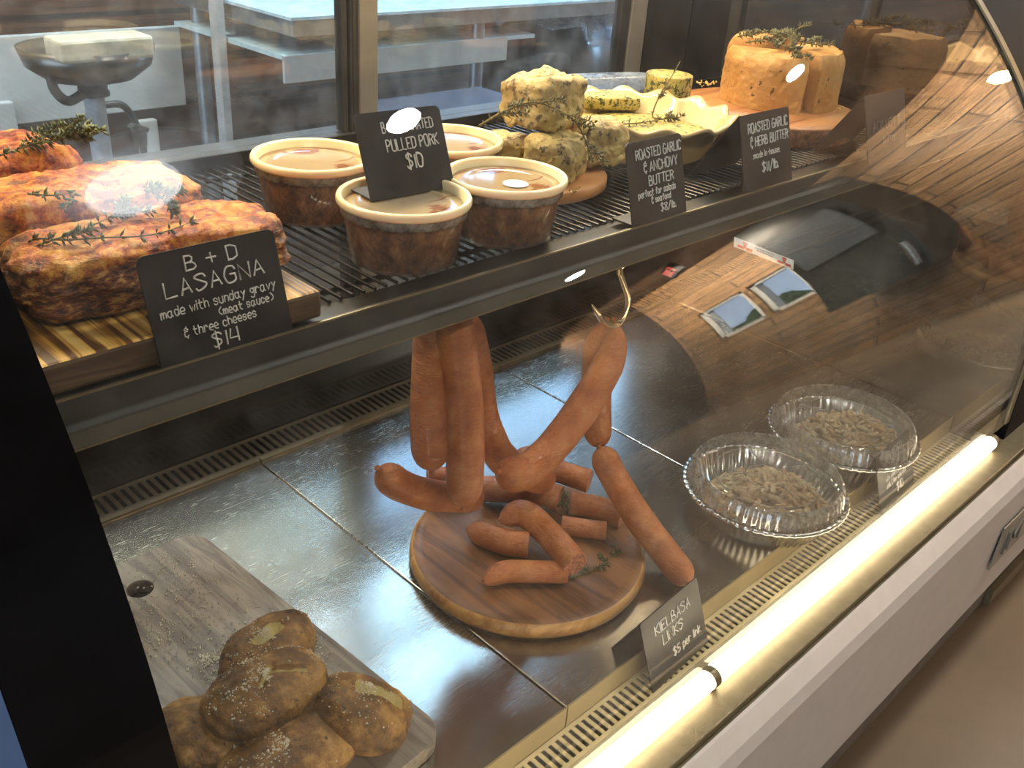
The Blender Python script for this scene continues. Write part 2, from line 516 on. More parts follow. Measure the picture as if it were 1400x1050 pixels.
class MB:
    def __init__(s):
        s.v, s.f, s.mi, s.sm = [], [], [], []

    def add(s, verts, faces, mi=0, smooth=True):
        o = len(s.v)
        s.v += [tuple(p) for p in verts]
        for f in faces:
            s.f.append(tuple(i + o for i in f))
            s.mi.append(mi)
            s.sm.append(smooth)

    def box(s, lo, hi, mi=0):
        x0, y0, z0 = lo
        x1, y1, z1 = hi
        v = [(x0, y0, z0), (x1, y0, z0), (x1, y1, z0), (x0, y1, z0), (x0, y0, z1), (x1, y0, z1), (x1, y1, z1), (x0, y1, z1)]
        s.add(v, [(0, 3, 2, 1), (4, 5, 6, 7), (0, 1, 5, 4), (1, 2, 6, 5), (2, 3, 7, 6), (3, 0, 4, 7)], mi, False)

    def frame_box(s, o, u, v, w, mi=0):
        o, u, v, w = map(Vector, (o, u, v, w))
        p = [o, o + u, o + u + v, o + v, o + w, o + u + w, o + u + v + w, o + v + w]
        s.add(p, [(0, 3, 2, 1), (4, 5, 6, 7), (0, 1, 5, 4), (1, 2, 6, 5), (2, 3, 7, 6), (3, 0, 4, 7)], mi, False)

    def tube(s, path, rad, n=10, mi=0, cap=True, endmi=None):
        P = [Vector(p) for p in path]
        if not hasattr(rad, '__len__'):
            rad = [rad] * len(P)
        T = []
        for i in range(len(P)):
            a = P[max(0, i - 1)]
            b = P[min(len(P) - 1, i + 1)]
            d = b - a
            T.append(d.normalized() if d.length > 1e-9 else Vector((0, 0, 1)))
        ref = Vector((0, 0, 1)) if abs(T[0].z) < .9 else Vector((1, 0, 0))
        N = (ref - T[0] * ref.dot(T[0])).normalized()
        vs = []
        for i, p in enumerate(P):
            N = (N - T[i] * N.dot(T[i])).normalized()
            B = T[i].cross(N)
            for k in range(n):
                a = 2 * math.pi * k / n
                vs.append(p + (N * math.cos(a) + B * math.sin(a)) * rad[i])
        fs = []
        for i in range(len(P) - 1):
            for k in range(n):
                k2 = (k + 1) % n
                fs.append((i * n + k, i * n + k2, (i + 1) * n + k2, (i + 1) * n + k))
        s.add(vs, fs, mi)
        if cap:
            s.add(vs[:n], [tuple(range(n - 1, -1, -1))], mi if endmi is None else endmi[0], False)
            s.add(vs[-n:], [tuple(range(n))], mi if endmi is None else endmi[1], False)

    def lathe(s, prof, c, n=48, mi=0, rf=None, closed=False):
        """prof: list of (r, z); rf(theta, i, r, z) -> (r, z)"""
        vs = []
        for i, (r, z) in enumerate(prof):
            for k in range(n):
                a = 2 * math.pi * k / n
                rr, zz = (r, z) if rf is None else rf(a, i, r, z)
                vs.append((c[0] + rr * math.cos(a), c[1] + rr * math.sin(a), c[2] + zz))
        fs = []
        m_ = len(prof)
        for i in range(m_ - 1 if not closed else m_):
            j = (i + 1) % m_
            for k in range(n):
                k2 = (k + 1) % n
                fs.append((i * n + k, i * n + k2, j * n + k2, j * n + k))
        s.add(vs, fs, mi)
        if not closed:
            if prof[0][0] > 1e-6:
                pass

    def disc(s, c, r, n=32, mi=0, up=True):
        vs = [(c[0] + r * math.cos(2 * math.pi * k / n), c[1] + r * math.sin(2 * math.pi * k / n), c[2]) for k in range(n)]
        s.add(vs, [tuple(range(n)) if up else tuple(range(n - 1, -1, -1))], mi, False)

    def prism(s, poly, o, u, v, w, mi=0):
        """poly of (a, b) in the frame u, v from o, extruded by w"""
        o, u, v, w = map(Vector, (o, u, v, w))
        a = [o + u * p[0] + v * p[1] for p in poly]
        b = [q + w for q in a]
        n = len(poly)
        s.add(a + b, [tuple(range(n - 1, -1, -1)), tuple(range(n, 2 * n))] + [(i, (i + 1) % n, n + (i + 1) % n, n + i) for i in range(n)], mi, False)

    def build(s, name, mats, parent=None, loc=None, bevel=0.0, seg=2, subsurf=0):
        if not isinstance(mats, (list, tuple)):
            mats = [mats]
        if parent is not None:
            og = ORG[parent.name]
        elif loc is not None:
            og = Vector(loc)
        else:
            og = Vector((0, 0, 0))
        me = bpy.data.meshes.new(name)
        me.from_pydata([tuple(Vector(p) - og) for p in s.v], [], s.f)
        for i, p in enumerate(me.polygons):
            p.material_index = s.mi[i]
            p.use_smooth = s.sm[i]
        for mt in mats:
            me.materials.append(mt)
        me.update()
        ob = bpy.data.objects.new(name, me)
        COL.objects.link(ob)
        if parent is not None:
            ob.parent = parent
        else:
            ob.location = og
        ORG[ob.name] = og
        if bevel:
            b = ob.modifiers.new('bevel', 'BEVEL')
            b.width = bevel
            b.segments = seg
            b.limit_method = 'ANGLE'
        if subsurf:
            b = ob.modifiers.new('subsurf', 'SUBSURF')
            b.levels = b.render_levels = subsurf
        return ob


def tag(o, label, cat, group=None):
    o['label'] = label
    o['category'] = cat
    if group:
        o['group'] = group
    return o


def thing(name, loc, label, cat, group=None):
    e = bpy.data.objects.new(name, None)
    e.empty_display_size = .02
    e.location = loc
    COL.objects.link(e)
    ORG[e.name] = Vector(loc)
    return tag(e, label, cat, group)


def structure(o):
    o['kind'] = 'structure'
    return o


def copy_tree(o, loc, label, parent=None):
    c = o.copy()
    COL.objects.link(c)
    if parent is None:
        c.location = loc
        c['label'] = label
        ORG[c.name] = Vector(loc)
    else:
        c.parent = parent
    for ch in list(o.children):
        copy_tree(ch, None, None, c)
    return c


def catmull(P, n=8):
    P = [Vector(p) for p in P]
    Q = [P[0] * 2 - P[1]] + P + [P[-1] * 2 - P[-2]]
    out = []
    for i in range(1, len(Q) - 2):
        a, b, c, d = Q[i - 1:i + 3]
        for k in range(n):
            t = k / n
            out.append(.5 * ((2 * b) + (c - a) * t + (2 * a - 5 * b + 4 * c - d) * t * t + (3 * b - a - 3 * c + d) * t ** 3))
    out.append(P[-1])
    return out


def lump(center, size, rot=0.0, seed=0, amp=.12, nscale=2.2, power=2.0, n=28, flat=.0, tilt=(0, 0)):
    """a rounded, uneven block (superellipsoid with noise); power 2 = ellipsoid, 5 = boxy"""
    vs, fs = [], []
    nu, nv = n * 2, n
    for j in range(nv + 1):
        ph = -math.pi / 2 + math.pi * j / nv
        for i in range(nu):
            th = 2 * math.pi * i / nu
            d = Vector((math.cos(ph) * math.cos(th), math.cos(ph) * math.sin(th), math.sin(ph)))
            k = (abs(d.x) ** power + abs(d.y) ** power + abs(d.z) ** power) ** (-1 / power)
            q = d * k
            q = q * (1 + amp * (noise.noise(q * nscale + Vector((seed * 7.3, seed * 1.7, seed * 3.1)))
                                + .45 * noise.noise(q * nscale * 3.1 + Vector((seed, 5, seed * 2.2)))))
            if flat and q.z < -1 + flat:
                q.z = -1 + flat
            vs.append(Vector((q.x * size[0] / 2, q.y * size[1] / 2, q.z * size[2] / 2)))
    for j in range(nv):
        for i in range(nu):
            i2 = (i + 1) % nu
            fs.append((j * nu + i, j * nu + i2, (j + 1) * nu + i2, (j + 1) * nu + i))
    mr = Matrix.Rotation(rot, 3, 'Z') @ Matrix.Rotation(tilt[0], 3, 'X') @ Matrix.Rotation(tilt[1], 3, 'Y')
    c = Vector(center)
    return [c + mr @ v for v in vs], fs


# ------------------------------------------------------------------ handwriting
GL = {
    'A': '00 26 40|12 32', 'B': '00 06|06 26 35 34 23 03|23 33 42 41 30 00', 'C': '~45 36 16 04 02 10 30 41', 'D': '00 06|06 26 45 43 41 20 00',
    'E': '46 06 00 40|03 33', 'G': '~45 36 16 04 02 10 30 41 43|43 23', 'H': '00 06|40 46|03 43', 'I': '00 06', 'K': '00 06|46 03 40',
    'L': '06 00 40', 'M': '00 06 22 46 40', 'N': '00 06 40 46', 'O': '~26 06 02 10 30 42 44 36 16', 'P': '00 06|06 26 45 44 23 03',
    'R': '00 06|06 26 45 44 23 03|23 40', 'S': '~45 36 16 05 14 33 42 31 10 01', 'T': '06 46|26 20', 'U': '~06 01 10 30 41 46', 'V': '06 20 46',
    'Y': '06 23 46|23 20',
    'a': '~33 24 14 03 01 10 20 32|34 31 40', 'b': '06 00|~02 14 24 33 31 20 10 01', 'c': '~33 24 14 03 01 10 20 31', 'd': '~33 14 03 01 10 20 32|36 30',
    'e': '~02 32 33 24 14 03 01 10 30', 'f': '~35 26 15 10|04 24', 'g': '~33 14 03 02 11 21 33|~34 3a 2b 1b 0a', 'h': '06 00|~02 14 24 33 30',
    'i': '04 00|05 06', 'k': '06 00|34 02 30', 'l': '06 00', 'm': '04 00|~02 14 23 20|~22 34 43 40', 'n': '04 00|~02 14 24 33 30',
    'o': '~14 03 01 10 20 31 33 24 14', 'p': '04 0b|~03 14 24 33 31 20 10 01', 'r': '04 00|~02 14 24 33', 's': '~33 24 14 03 12 22 31 20 10 01',
    't': '16 11 20 30|04 34', 'u': '~04 01 10 20 32|34 30', 'v': '04 10 34', 'w': '04 10 23 30 44', 'y': '04 12 34|34 10 0b',
    '0': '~26 06 02 10 30 42 44 36 16', '1': '10 16', '4': '16 02 42|46 40', '5': '46 16 13|~13 33 42 30 00', '8': '~36 16 05 14 32 41 30 10 01 12 34 45 36',
    '+': '21 25|03 43', '&': '~35 26 16 05 24 14 03 01 20 31|24 34|27 26|2a 20', '$': '~45 36 16 05 14 33 42 31 10 01|27 2a', '/': '0a 47', '.': '00 01',
    '-': '13 33', '(': '~36 14 12 30', ')': '~16 34 32 10', ',': '11 0a', ':': '00 01|03 04',
}


def strokes(text):
    x = 0
    out = []
    for ch in text:
        if ch == ' ':
            x += 3.2
            continue
        g = GL[ch]
        w = 0
        for st in g.split('|'):
            cv = st.startswith('~')
            pts = []
            for pr in st.lstrip('~').split():
                b = {'a': -1, 'b': -2}.get(pr[1])
                b = int(pr[1]) if b is None else b
                a = int(pr[0])
                w = max(w, a)
                pts.append((x + a + random.uniform(-.18, .18), b + random.uniform(-.2, .2)))
            if cv and len(pts) > 2:
                pts = [(p.x, p.y) for p in catmull([(a, b, 0) for a, b in pts], 4)]
            out.append(pts)
        x += w + 1.5
    return out, x - 1.5


def write(mb, lines, o, u, v, n, W, H):
    """lines: (text, u centre 0..1, v base 0..1, letter height as a share of H, slope, width factor)"""
    for text, uc, vb, h, slope, wf in lines:
        st, w = strokes(text)
        k = h * H / 6
        for pts in st:
            path = []
            for a, b in pts:
                x = (a - w / 2) * k * wf
                y = b * k + x * slope
                path.append(Vector(o) + u * (uc * W + x) + v * (vb * H + y) + n * .0004)
            # flat pen stroke with rounded ends
            r = max(.00050, k * .40)
            mb.tube([path[0] - (path[1] - path[0]).normalized() * r * .5] + path, r, 5)


# ------------------------------------------------------------------ glass profile (y, z), bottom to top
PROFS = [(0.3755, 0.6851), (0.3764, 0.7219), (0.3768, 0.7581), (0.3774, 0.7943), (0.3788, 0.8308), (0.3815, 0.8677), (0.3859, 0.9047), (0.3921, 0.9415), (0.4002, 0.9778),
         (0.4102, 1.0134), (0.4222, 1.0478), (0.436, 1.081), (0.4515, 1.1128), (0.4686, 1.1432), (0.4873, 1.1722), (0.5073, 1.2), (0.5285, 1.2268), (0.5509, 1.2527), (0.5742, 1.278),
         (0.5986, 1.3029), (0.6238, 1.3276), (0.6498, 1.3521), (0.6767, 1.3765), (0.7044, 1.4007), (0.7328, 1.4246), (0.7621, 1.4479), (0.7922, 1.4702), (0.8232, 1.4912), (0.855, 1.5103),
         (0.8876, 1.5272), (0.9212, 1.5415), (0.9555, 1.5529), (0.9907, 1.5615), (1.0266, 1.5676), (1.0631, 1.5722), (1.1002, 1.5767)]
PROFS = [(p.y, p.z) for p in catmull([(0, a_, b_) for a_, b_ in PROFS], 4)]
XL, XR = .152, 1.60
DECK = .66
WIRE = 1.121


def shell(mb, x0, x1, prof, th, mi=0):
    """curved sheet of thickness th (outwards) between x0 and x1"""
    out = []
    for i, (y, z) in enumerate(prof):
        a = prof[max(0, i - 1)]
        b = prof[min(len(prof) - 1, i + 1)]
        t = Vector((b[0] - a[0], b[1] - a[1])).normalized()
        out.append((y - t.y * th, z + t.x * th))
    n = len(prof)
    vs = [(x0, y, z) for y, z in prof] + [(x1, y, z) for y, z in prof] + [(x0, y, z) for y, z in out] + [(x1, y, z) for y, z in out]
    fs = []
    for i in range(n - 1):
        fs += [(i, i + 1, n + i + 1, n + i), (2 * n + i, 3 * n + i, 3 * n + i + 1, 2 * n + i + 1)]
    mb.add(vs, fs, mi)
    es = []
    for i in range(n - 1):
        es += [(i, 2 * n + i, 2 * n + i + 1, i + 1), (n + i, n + i + 1, 3 * n + i + 1, 3 * n + i)]
    es += [(0, n, 3 * n, 2 * n), (n - 1, 3 * n - 1, 4 * n - 1, 2 * n - 1)]
    mb.add(vs, es, mi, False)


def profile_slab(mb, x0, x1, prof, back, base, mi=0):
    """solid end wall: region behind the profile"""
    poly = [(back, base)] + [(prof[0][0], base)] + list(prof) + [(back, prof[-1][1])]
    n = len(poly)
    vs = [(x0, y, z) for y, z in poly] + [(x1, y, z) for y, z in poly]
    mb.add(vs, [tuple(range(n)), tuple(range(2 * n - 1, n - 1, -1))], mi, False)
    mb.add(vs, [(i, n + i, n + (i + 1) % n, (i + 1) % n) for i in range(n)], mi, False)


# ================================================================== ROOM
b = MB(); b.box((-5, -5, -.1), (6.2, 3.4, 0)); structure(b.build('floor', M['floor']))
b = MB(); b.box((-5, -5, 3.0), (6.2, 3.4, 3.1)); structure(b.build('ceiling', M['planks_ceiling']))


def wall_with_holes(name, axis, c0, c1, a0, a1, z0, z1, holes, mat):
    mb = MB()
    cuts_a = sorted({a0, a1} | {h[0] for h in holes} | {h[1] for h in holes})
    cuts_z = sorted({z0, z1} | {h[2] for h in holes} | {h[3] for h in holes})
    for i in range(len(cuts_a) - 1):
        for j in range(len(cuts_z) - 1):
            am, zm = (cuts_a[i] + cuts_a[i + 1]) / 2, (cuts_z[j] + cuts_z[j + 1]) / 2
            if any(h[0] < am < h[1] and h[2] < zm < h[3] for h in holes):
                continue
            if axis == 'y':
                mb.box((cuts_a[i], c0, cuts_z[j]), (cuts_a[i + 1], c1, cuts_z[j + 1]))
            else:
                mb.box((c0, cuts_a[i], cuts_z[j]), (c1, cuts_a[i + 1], cuts_z[j + 1]))
    return structure(mb.build(name, mat))


def window(name, axis, c, a0, a1, z0, z1, skymat, mull=1, sgn=1):
    """pane filling a wall opening with a frame of its own"""
    e = MB()
    w = .05
    bars = [(a0, a0 + w, z0, z1), (a1 - w, a1, z0, z1), (a0, a1, z0, z0 + w), (a0, a1, z1 - w, z1)]
    for k in range(mull):
        x = a0 + (a1 - a0) * (k + 1) / (mull + 1)
        bars.append((x - w / 2, x + w / 2, z0, z1))
    for q in bars:
        if axis == 'y':
            e.box((q[0], c - .05, q[2]), (q[1], c + .05, q[3]))
        else:
            e.box((c - .05, q[0], q[2]), (c + .05, q[1], q[3]))
    fr = structure(e.build(name, M['paint_white']))
    p = MB()
    if axis == 'y':
        p.box((a0 + .01, c + .012, z0 + .01), (a1 - .01, c + .02, z1 - .01))
    else:
        p.box((c + .012, a0 + .01, z0 + .01), (c + .02, a1 - .01, z1 - .01))
    p.build('pane', skymat, fr)
    return fr


WR = [(2.1, 5.4, 2.15, 2.9)]
wall_with_holes('wall_rear', 'y', 3.0, 3.2, -5, 6.0, 0, 3.0, WR, M['planks_staff'])
window('window_1', 'y', 3.08, 2.1, 5.4, 2.15, 2.9, M['sky'], 2)
WX4 = (1.35, 2.85, 1.0, 2.3)
WX = [(-3.70, -3.22, 1.40, 2.12), (-3.16, -2.74, 1.40, 2.12), WX4]
wall_with_holes('wall_right', 'x', 6.0, 6.2, -5, 3.0, 0, 3.0, WX, M['planks_room'])
window('window_2', 'x', 6.08, -3.70, -3.22, 1.40, 2.12, M['pane'], 0)
window('window_3', 'x', 6.08, -3.16, -2.74, 1.40, 2.12, M['pane'], 0)
b = MB()
for k_ in range(7):
    vs, fs = lump((7.6 + .3 * (k_ % 2), -4.9 + .36 * k_, .85 + .12 * (k_ % 3)), (1.0, .8, 1.5), k_, 60 + k_, .3, 3, 2, 14)
    b.add(vs, fs)
o = b.build('hedge', M['hedge'], loc=(7.6, -4, 0)); o['kind'] = 'stuff'; tag(o, 'green hedge outside the plank room windows', 'hedge')
cab = thing('tall_cabinet', (5.7, -2.0, .95), 'dark cabinet hung on the plank wall, mirrored in the glass', 'cabinet')
b = MB(); b.box((5.45, -2.42, .95), (5.995, -1.66, 2.85)); b.build('body', M['black_metal'], cab, bevel=.01)
b = MB(); b.box((5.425, -2.34, 1.75), (5.449, -1.78, 2.45)); b.build('screen', M['screen'], cab, bevel=.004)
b = MB(); b.tube([(5.42, -1.73, 1.05), (5.42, -1.73, 1.45)], .03, 10); b.build('handle', M['screw'], cab)
window('window_added', 'x', 6.08, 1.35, 2.85, 1.0, 2.3, M['added_sky'], 1)  # unseen window added to throw blue light on the work table
b = MB(); b.box((-5, -4.25, 0), (6.2, -4.05, 3.0)); structure(b.build('wall_front', M['planks_ceiling']))

b = MB(); b.box((-5, 2.96, 2.0), (2.0, 2.998, 2.985)); structure(b.build('trim_1', M['cream_wall']))
b = MB(); b.box((-5, 1.3, 2.986), (5.99, 2.998, 2.998)); structure(b.build('trim_2', M['cream_wall']))
LAMPS = [(1.83, -.03), (4.13, -.13), (3.76, -2.13), (1.4, 2.0), (-.6, 2.0), (-.5, -1.2)]  # last three lamps are added for fill
LL = ['round ceiling lamp reflected over the pulled pork card', 'round ceiling lamp reflected over the tall garlic butter', 'round ceiling lamp reflected on the shelf rail', 'ceiling lamp added to light the staff work table', 'ceiling lamp added to light the hand sink', 'ceiling lamp added as fill towards the left end']
for (x, y), lab in zip(LAMPS, LL):
    t = thing('ceiling_lamp', (x, y, 2.96), lab, 'lamp', 'round ceiling lamps')
    b = MB(); b.lathe([(.075, 0.02), (.075, -.03), (.064, -.03), (.064, 0.0)], (x, y, 2.98), 32); b.build('lamp_rim', M['black_metal'], t)
    b = MB(); b.disc((x, y, 2.955), .062, 32, 0, False); b.disc((x, y, 2.957), .062, 32, 0, True); b.build('lamp_lens', M['lamp'], t)

t = thing('added_panel', (2.3, 2.45, 2.95), 'cool glowing panel added on the ceiling to brighten the work table', 'lamp')  # unseen panel added to brighten the worktops
b = MB(); b.box((1.7, 2.25, 2.955), (2.9, 2.65, 2.985)); b.build('panel_frame', M['paint_white'], t)
b = MB(); b.box((1.73, 2.28, 2.950), (2.87, 2.62, 2.9545)); b.build('diffuser', M['added_cool_fill'], t)
t = thing('added_panel', (.5, 2.45, 2.95), 'warm glowing panel added on the ceiling to brighten the staff side', 'lamp')  # unseen panel added to brighten the cream boards the deck reflects
b = MB(); b.box((-.1, 2.25, 2.955), (1.1, 2.65, 2.985)); b.build('panel_frame', M['paint_white'], t)
b = MB(); b.box((-.07, 2.28, 2.950), (1.07, 2.62, 2.9545)); b.build('diffuser', M['added_warm_fill'], t)
t = thing('dish_lamp', (.97, -.14, 2.9), 'big white dish lamp hanging over the left end of the case', 'lamp')
b = MB(); b.lathe([(.0, .10), (.05, .10), (.18, .07), (.27, 0), (.275, .0), (.19, .085), (.06, .115), (0, .115)], (.97, -.14, 2.86), 48); b.build('dish', M['mirror_ring'], t)
b = MB(); b.lathe([(0, -.03), (.06, -.025), (.11, 0.0), (.12, .04), (0, .05)], (.97, -.14, 2.87), 32); b.build('globe', M['soft_lamp'], t)
t = thing('pendant_lamp', (4.96, -.19, 2.26), 'small warm pendant lamp hanging near the plank wall', 'lamp')
b = MB(); b.lathe([(0, -.05), (.04, -.04), (.055, 0), (.04, .05), (0, .07)], (4.96, -.19, 2.26), 24); b.build('bulb', M['warm_lamp'], t)
b = MB(); b.tube([(4.96, -.19, 2.33), (4.96, -.19, 3.0)], .006, 8); b.build('cord', M['black_matt'], t)

# ================================================================== DISPLAY CASE
case = thing('display_case', (.9, .7, 0), 'long curved-glass refrigerated deli case with black rails and white front', 'display case')
b = MB(); shell(b, XL, XR, PROFS, .006); b.build('front_glass', M['glass'], case)
# black end on the left
PB = [(y - .012, z) for y, z in PROFS]
b = MB(); profile_slab(b, .079, XL - .001, PB, 1.18, .34); b.build('left_end_panel', M['black_gloss'], case)
b = MB(); profile_slab(b, -.30, .0785, PB, 1.18, .34); b.build('left_blue_slab', M['blue_slab'], case)  # added blue-grey slab left of the black end
# right end: dark mirror inside, black frame outside
PI = [(y + .006, z) for y, z in PROFS if z < 1.565]
b = MB(); profile_slab(b, XR - .004, XR + .006, PI, 1.15, .63); b.build('right_end_mirror', M['mirror_end'], case)
PO = [(y - .010, z) for y, z in PROFS]
b = MB(); profile_slab(b, XR + .006, XR + .42, PO, 1.18, .34); b.build('right_end_panel', M['black_matt'], case)
b = MB(); shell(b, XR - .012, XR + .004, [(y - .006, z + .004) for y, z in PROFS], .003); b.build('glass_edge_trim', M['alu'], case)
# front: white fascia, rail, lamp
b = MB()
b.prism([(0, 0), (.020, 0), (.020, .288), (.0, .268), (-.006, .250)], (-.3, .303, .370), (0, 1, 0), (0, 0, 1), (3.4, 0, 0))
b.build('front_fascia', M['white_panel'], case, bevel=.006)
b = MB(); b.box((-.3, .3235, .34), (3.1, .366, .640)); b.build('front_rail', M['alu'], case, bevel=.002)
b = MB(); b.box((-.3, .331, .6405), (3.1, .386, .6528)); b.build('glass_seat', M['alu'], case, bevel=.002)
b = MB(); b.box((-.3, .39, 0.02), (3.1, 1.1, .335)); b.build('base', M['taupe'], case)
b = MB(); b.box((2.05, .375, .02), (3.1, .389, .06)); b.build('kick_trim', M['alu'], case)
for x0, x1 in ((-.1, .746), (.757, 1.551)):
    b = MB(); b.tube([(x0, .3715, .6650), (x1, .3715, .6650)], .0118, 16); b.build('led_tube', M['led'], case)
for x in (-.1, .7515, 1.557):
    b = MB(); b.tube([(x - .0055, .3715, .6650), (x + .0055, .3715, .6650)], .0128, 16); b.build('lamp_cap', M['alu'], case)
b = MB(); b.prism([(.382, .660), (.410, .634), (.410, .630), (.382, .652)], (XL, 0, 0), (0, 1, 0), (0, 0, 1), (XR - XL - .01, 0, 0)); b.build('inner_sill', M['cream'], case)


def grille(name, x0, x1, y0, y1, z, pitch, slot, mat, edge):
    mb = MB()
    mb.box((x0, y0, z - .0015), (x1, y0 + edge, z))
    mb.box((x0, y1 - edge, z - .0015), (x1, y1, z))
    n = int((x1 - x0) / pitch)
    for i in range(n + 1):
        x = x0 + i * pitch
        mb.box((x, y0 + edge, z - .0015), (min(x1, x + pitch - slot), y1 - edge, z))
    return mb


g = grille('', XL + .004, XR - .008, .411, .4485, .633, .0106, .0056, None, .0048)
g.build('front_vent_grille', M['grille_lit'], case)
g = grille('', XL + .004, XR - .008, 1.074, 1.131, .6625, .0124, .0062, None, .0075)
g.build('rear_vent_grille', M['grille'], case)
b = MB(); b.box((XL, .411, .590), (XR - .008, .4495, .595)); b.build('front_duct', M['duct_shade'], case)
b = MB(); b.box((XL, 1.075, .615), (XR - .008, 1.134, .620)); b.build('rear_duct', M['duct_shade'], case)
# rear doors
b = MB(); b.box((XL, 1.134, .62), (XR - .008, 1.150, .80)); b.build('rear_lower_panel', M['black_gloss'], case)
b = MB(); b.box((XL, 1.105, 1.088), (XR - .008, 1.175, 1.104)); b.build('door_track', M['track'], case)
for x0, x1 in ((XL, .802), (.862, 1.396)):
    d = MB(); d.box((x0, 1.139, .802), (x1, 1.144, 1.086)); d.build('lower_door_glass', M['rear_glass'], case)
    d = MB(); d.box((x0, 1.139, 1.105), (x1, 1.144, 1.56)); d.build('rear_door_glass', M['rear_glass'], case)
for x0, x1, y0, mt in ((.802, .811, 1.131, 'frame_dark'), (.814, .818, 1.129, 'frame_dark'), (.820, .829, 1.132, 'frame_dark'), (1.396, 1.420, 1.131, 'frame_dark'),
                       (.830, .862, 1.129, 'frame_steel'), (1.422, 1.466, 1.129, 'frame_steel')):
    b = MB(); b.box((x0, y0, 1.105), (x1, 1.15, 1.56)); b.build('door_stile', M[mt], case, bevel=.002)
    b = MB(); b.box((x0, y0, .802), (x1, 1.15, 1.087)); b.build('door_stile', M[mt], case, bevel=.002)
b = MB(); b.box((1.467, 1.125, 1.105), (XR - .006, 1.17, 1.56)); b.build('rear_pillar', M['black_metal'], case)
for z_, r in ((38, .008), (76, .006)):
    q = on_y(957, z_, 1.125)
    b = MB(); b.tube([(q.x, 1.124, q.z), (q.x, 1.120, q.z), (q.x, 1.118, q.z)], [r, r, r * .55], 16); b.build('screw_head', M['screw'], case)
# top
b = MB(); b.box((-.3, 1.103, 1.562), (XR + .42, 1.18, 1.61)); b.build('top_rail', M['black_metal'], case)
b = MB(); b.box((.2, .945, 1.540), (1.58, .975, 1.552)); b.build('light_housing', M['black_metal'], case)
# badge on the fascia
pl = on_y(1372, 722, .297)
bd = MB(); bd.box((pl.x, .294, pl.z - .088), (pl.x + .36, .2968, pl.z)); badge = bd.build('badge_plate', M['plate'], case, bevel=.001)
bd = MB()
st, w = strokes('IM')
for pts in st:
    bd.tube([Vector((pl.x + .035 + a * .012, .2938, pl.z - .067 + c * .0075)) for a, c in pts], .0032, 6)
bd.build('badge_letters', M['plate_dark'], badge)

# ------------------------------------------------------------------ deck pans
seams = [XL + .004, .598, 1.089, XR - .009]
dl = ['steel deck pan under the potatoes at the left end', 'steel deck pan under the round board of sausage pieces', 'steel deck pan under the foil pans at the right end'
      ]
for i in range(3):
    x0, x1 = seams[i] + .0012, seams[i + 1] - .0012
    t = thing('deck_pan', ((x0 + x1) / 2, .7, DECK - .004), dl[i], 'deck pan', 'steel deck pans')
    b = MB(); b.box((x0, .4515, DECK - .004), (x1, 1.064, DECK)); b.build('pan_plate', M['stainless'], t, bevel=.0015)
    b = MB(); b.box((x0, .4492, DECK - .028), (x1, .4513, DECK + .004)); b.build('front_lip', M['lip_lit'], t)
    b = MB(); b.box((x0, 1.0645, DECK - .02), (x1, 1.0725, DECK + .005)); b.build('rear_lip', M['light_edge'], t)

# ------------------------------------------------------------------ wire shelf
sh = thing('wire_shelf', (.9, .8, WIRE - .04), 'black wire rack shelf with broad front rail across the case', 'shelf')
b = MB()
n = 118
for i in range(n):
    x = XL + .012 + i * (XR - XL - .03) / (n - 1)
    b.tube([(x, .632, WIRE - .002), (x, 1.03, WIRE - .002)], .0018, 6)
b.build('wire_rack', M['wire'], sh)
b = MB()
for y in (.66, .83, 1.0):
    b = MB(); b.tube([(XL + .002, y, WIRE - .007), (XR - .008, y, WIRE - .007)], .003, 8); b.build('cross_rod', M['wire'], sh)
b = MB()
b.prism([(.633, WIRE - .004), (.633, WIRE - .010), (.604, WIRE - .010), (.604, WIRE - .004)], (XL + .001, 0, 0), (0, 1, 0), (0, 0, 1), (XR - XL - .006, 0, 0))
b.build('front_ledge', M['black_metal'], sh)
b = MB()
b.prism([(.604, WIRE), (.597, WIRE), (.594, WIRE - .018), (.590, WIRE - .022), (.596, WIRE - .040), (.606, WIRE - .040), (.606, WIRE - .010)],
        (XL + .001, 0, 0), (0, 1, 0), (0, 0, 1), (XR - XL - .006, 0, 0))
b.build('front_rail', M['rail_front'], sh, bevel=.0012)
b = MB(); b.box((XL + .001, .5965, WIRE), (XR - .005, .5985, WIRE + .0016)); b.box((XL + .001, .5965, WIRE - .0415), (XR - .005, .6015, WIRE - .040)); b.build('bright_edge', M['light_edge'], sh)
b = MB(); b.box((XL + .001, 1.030, WIRE - .012), (XR - .005, 1.034, WIRE + .012)); b.build('rear_lip', M['black_metal'], sh)
b = MB()
for x in (.28, .9, 1.5):
    b = MB(); b.box((x - .008, .62, WIRE - .03), (x + .008, 1.08, WIRE - .011)); b.build('bracket', M['black_metal'], sh)


# ================================================================== SIGNS
def rrect(W, H, r, lower=0.0):
    pts = []
    for cx, cy, a0, rr in ((W - lower, lower, -90, lower), (W - r, H - r, 0, r), (r, H - r, 90, r), (lower, lower, 180, lower)):
        if rr <= 1e-6:
            pts.append((cx, cy))
            continue
        for k in range(7):
            a = math.radians(a0 + 15 * k)
            pts.append((cx + rr * math.cos(a), cy + rr * math.sin(a)))
    return pts


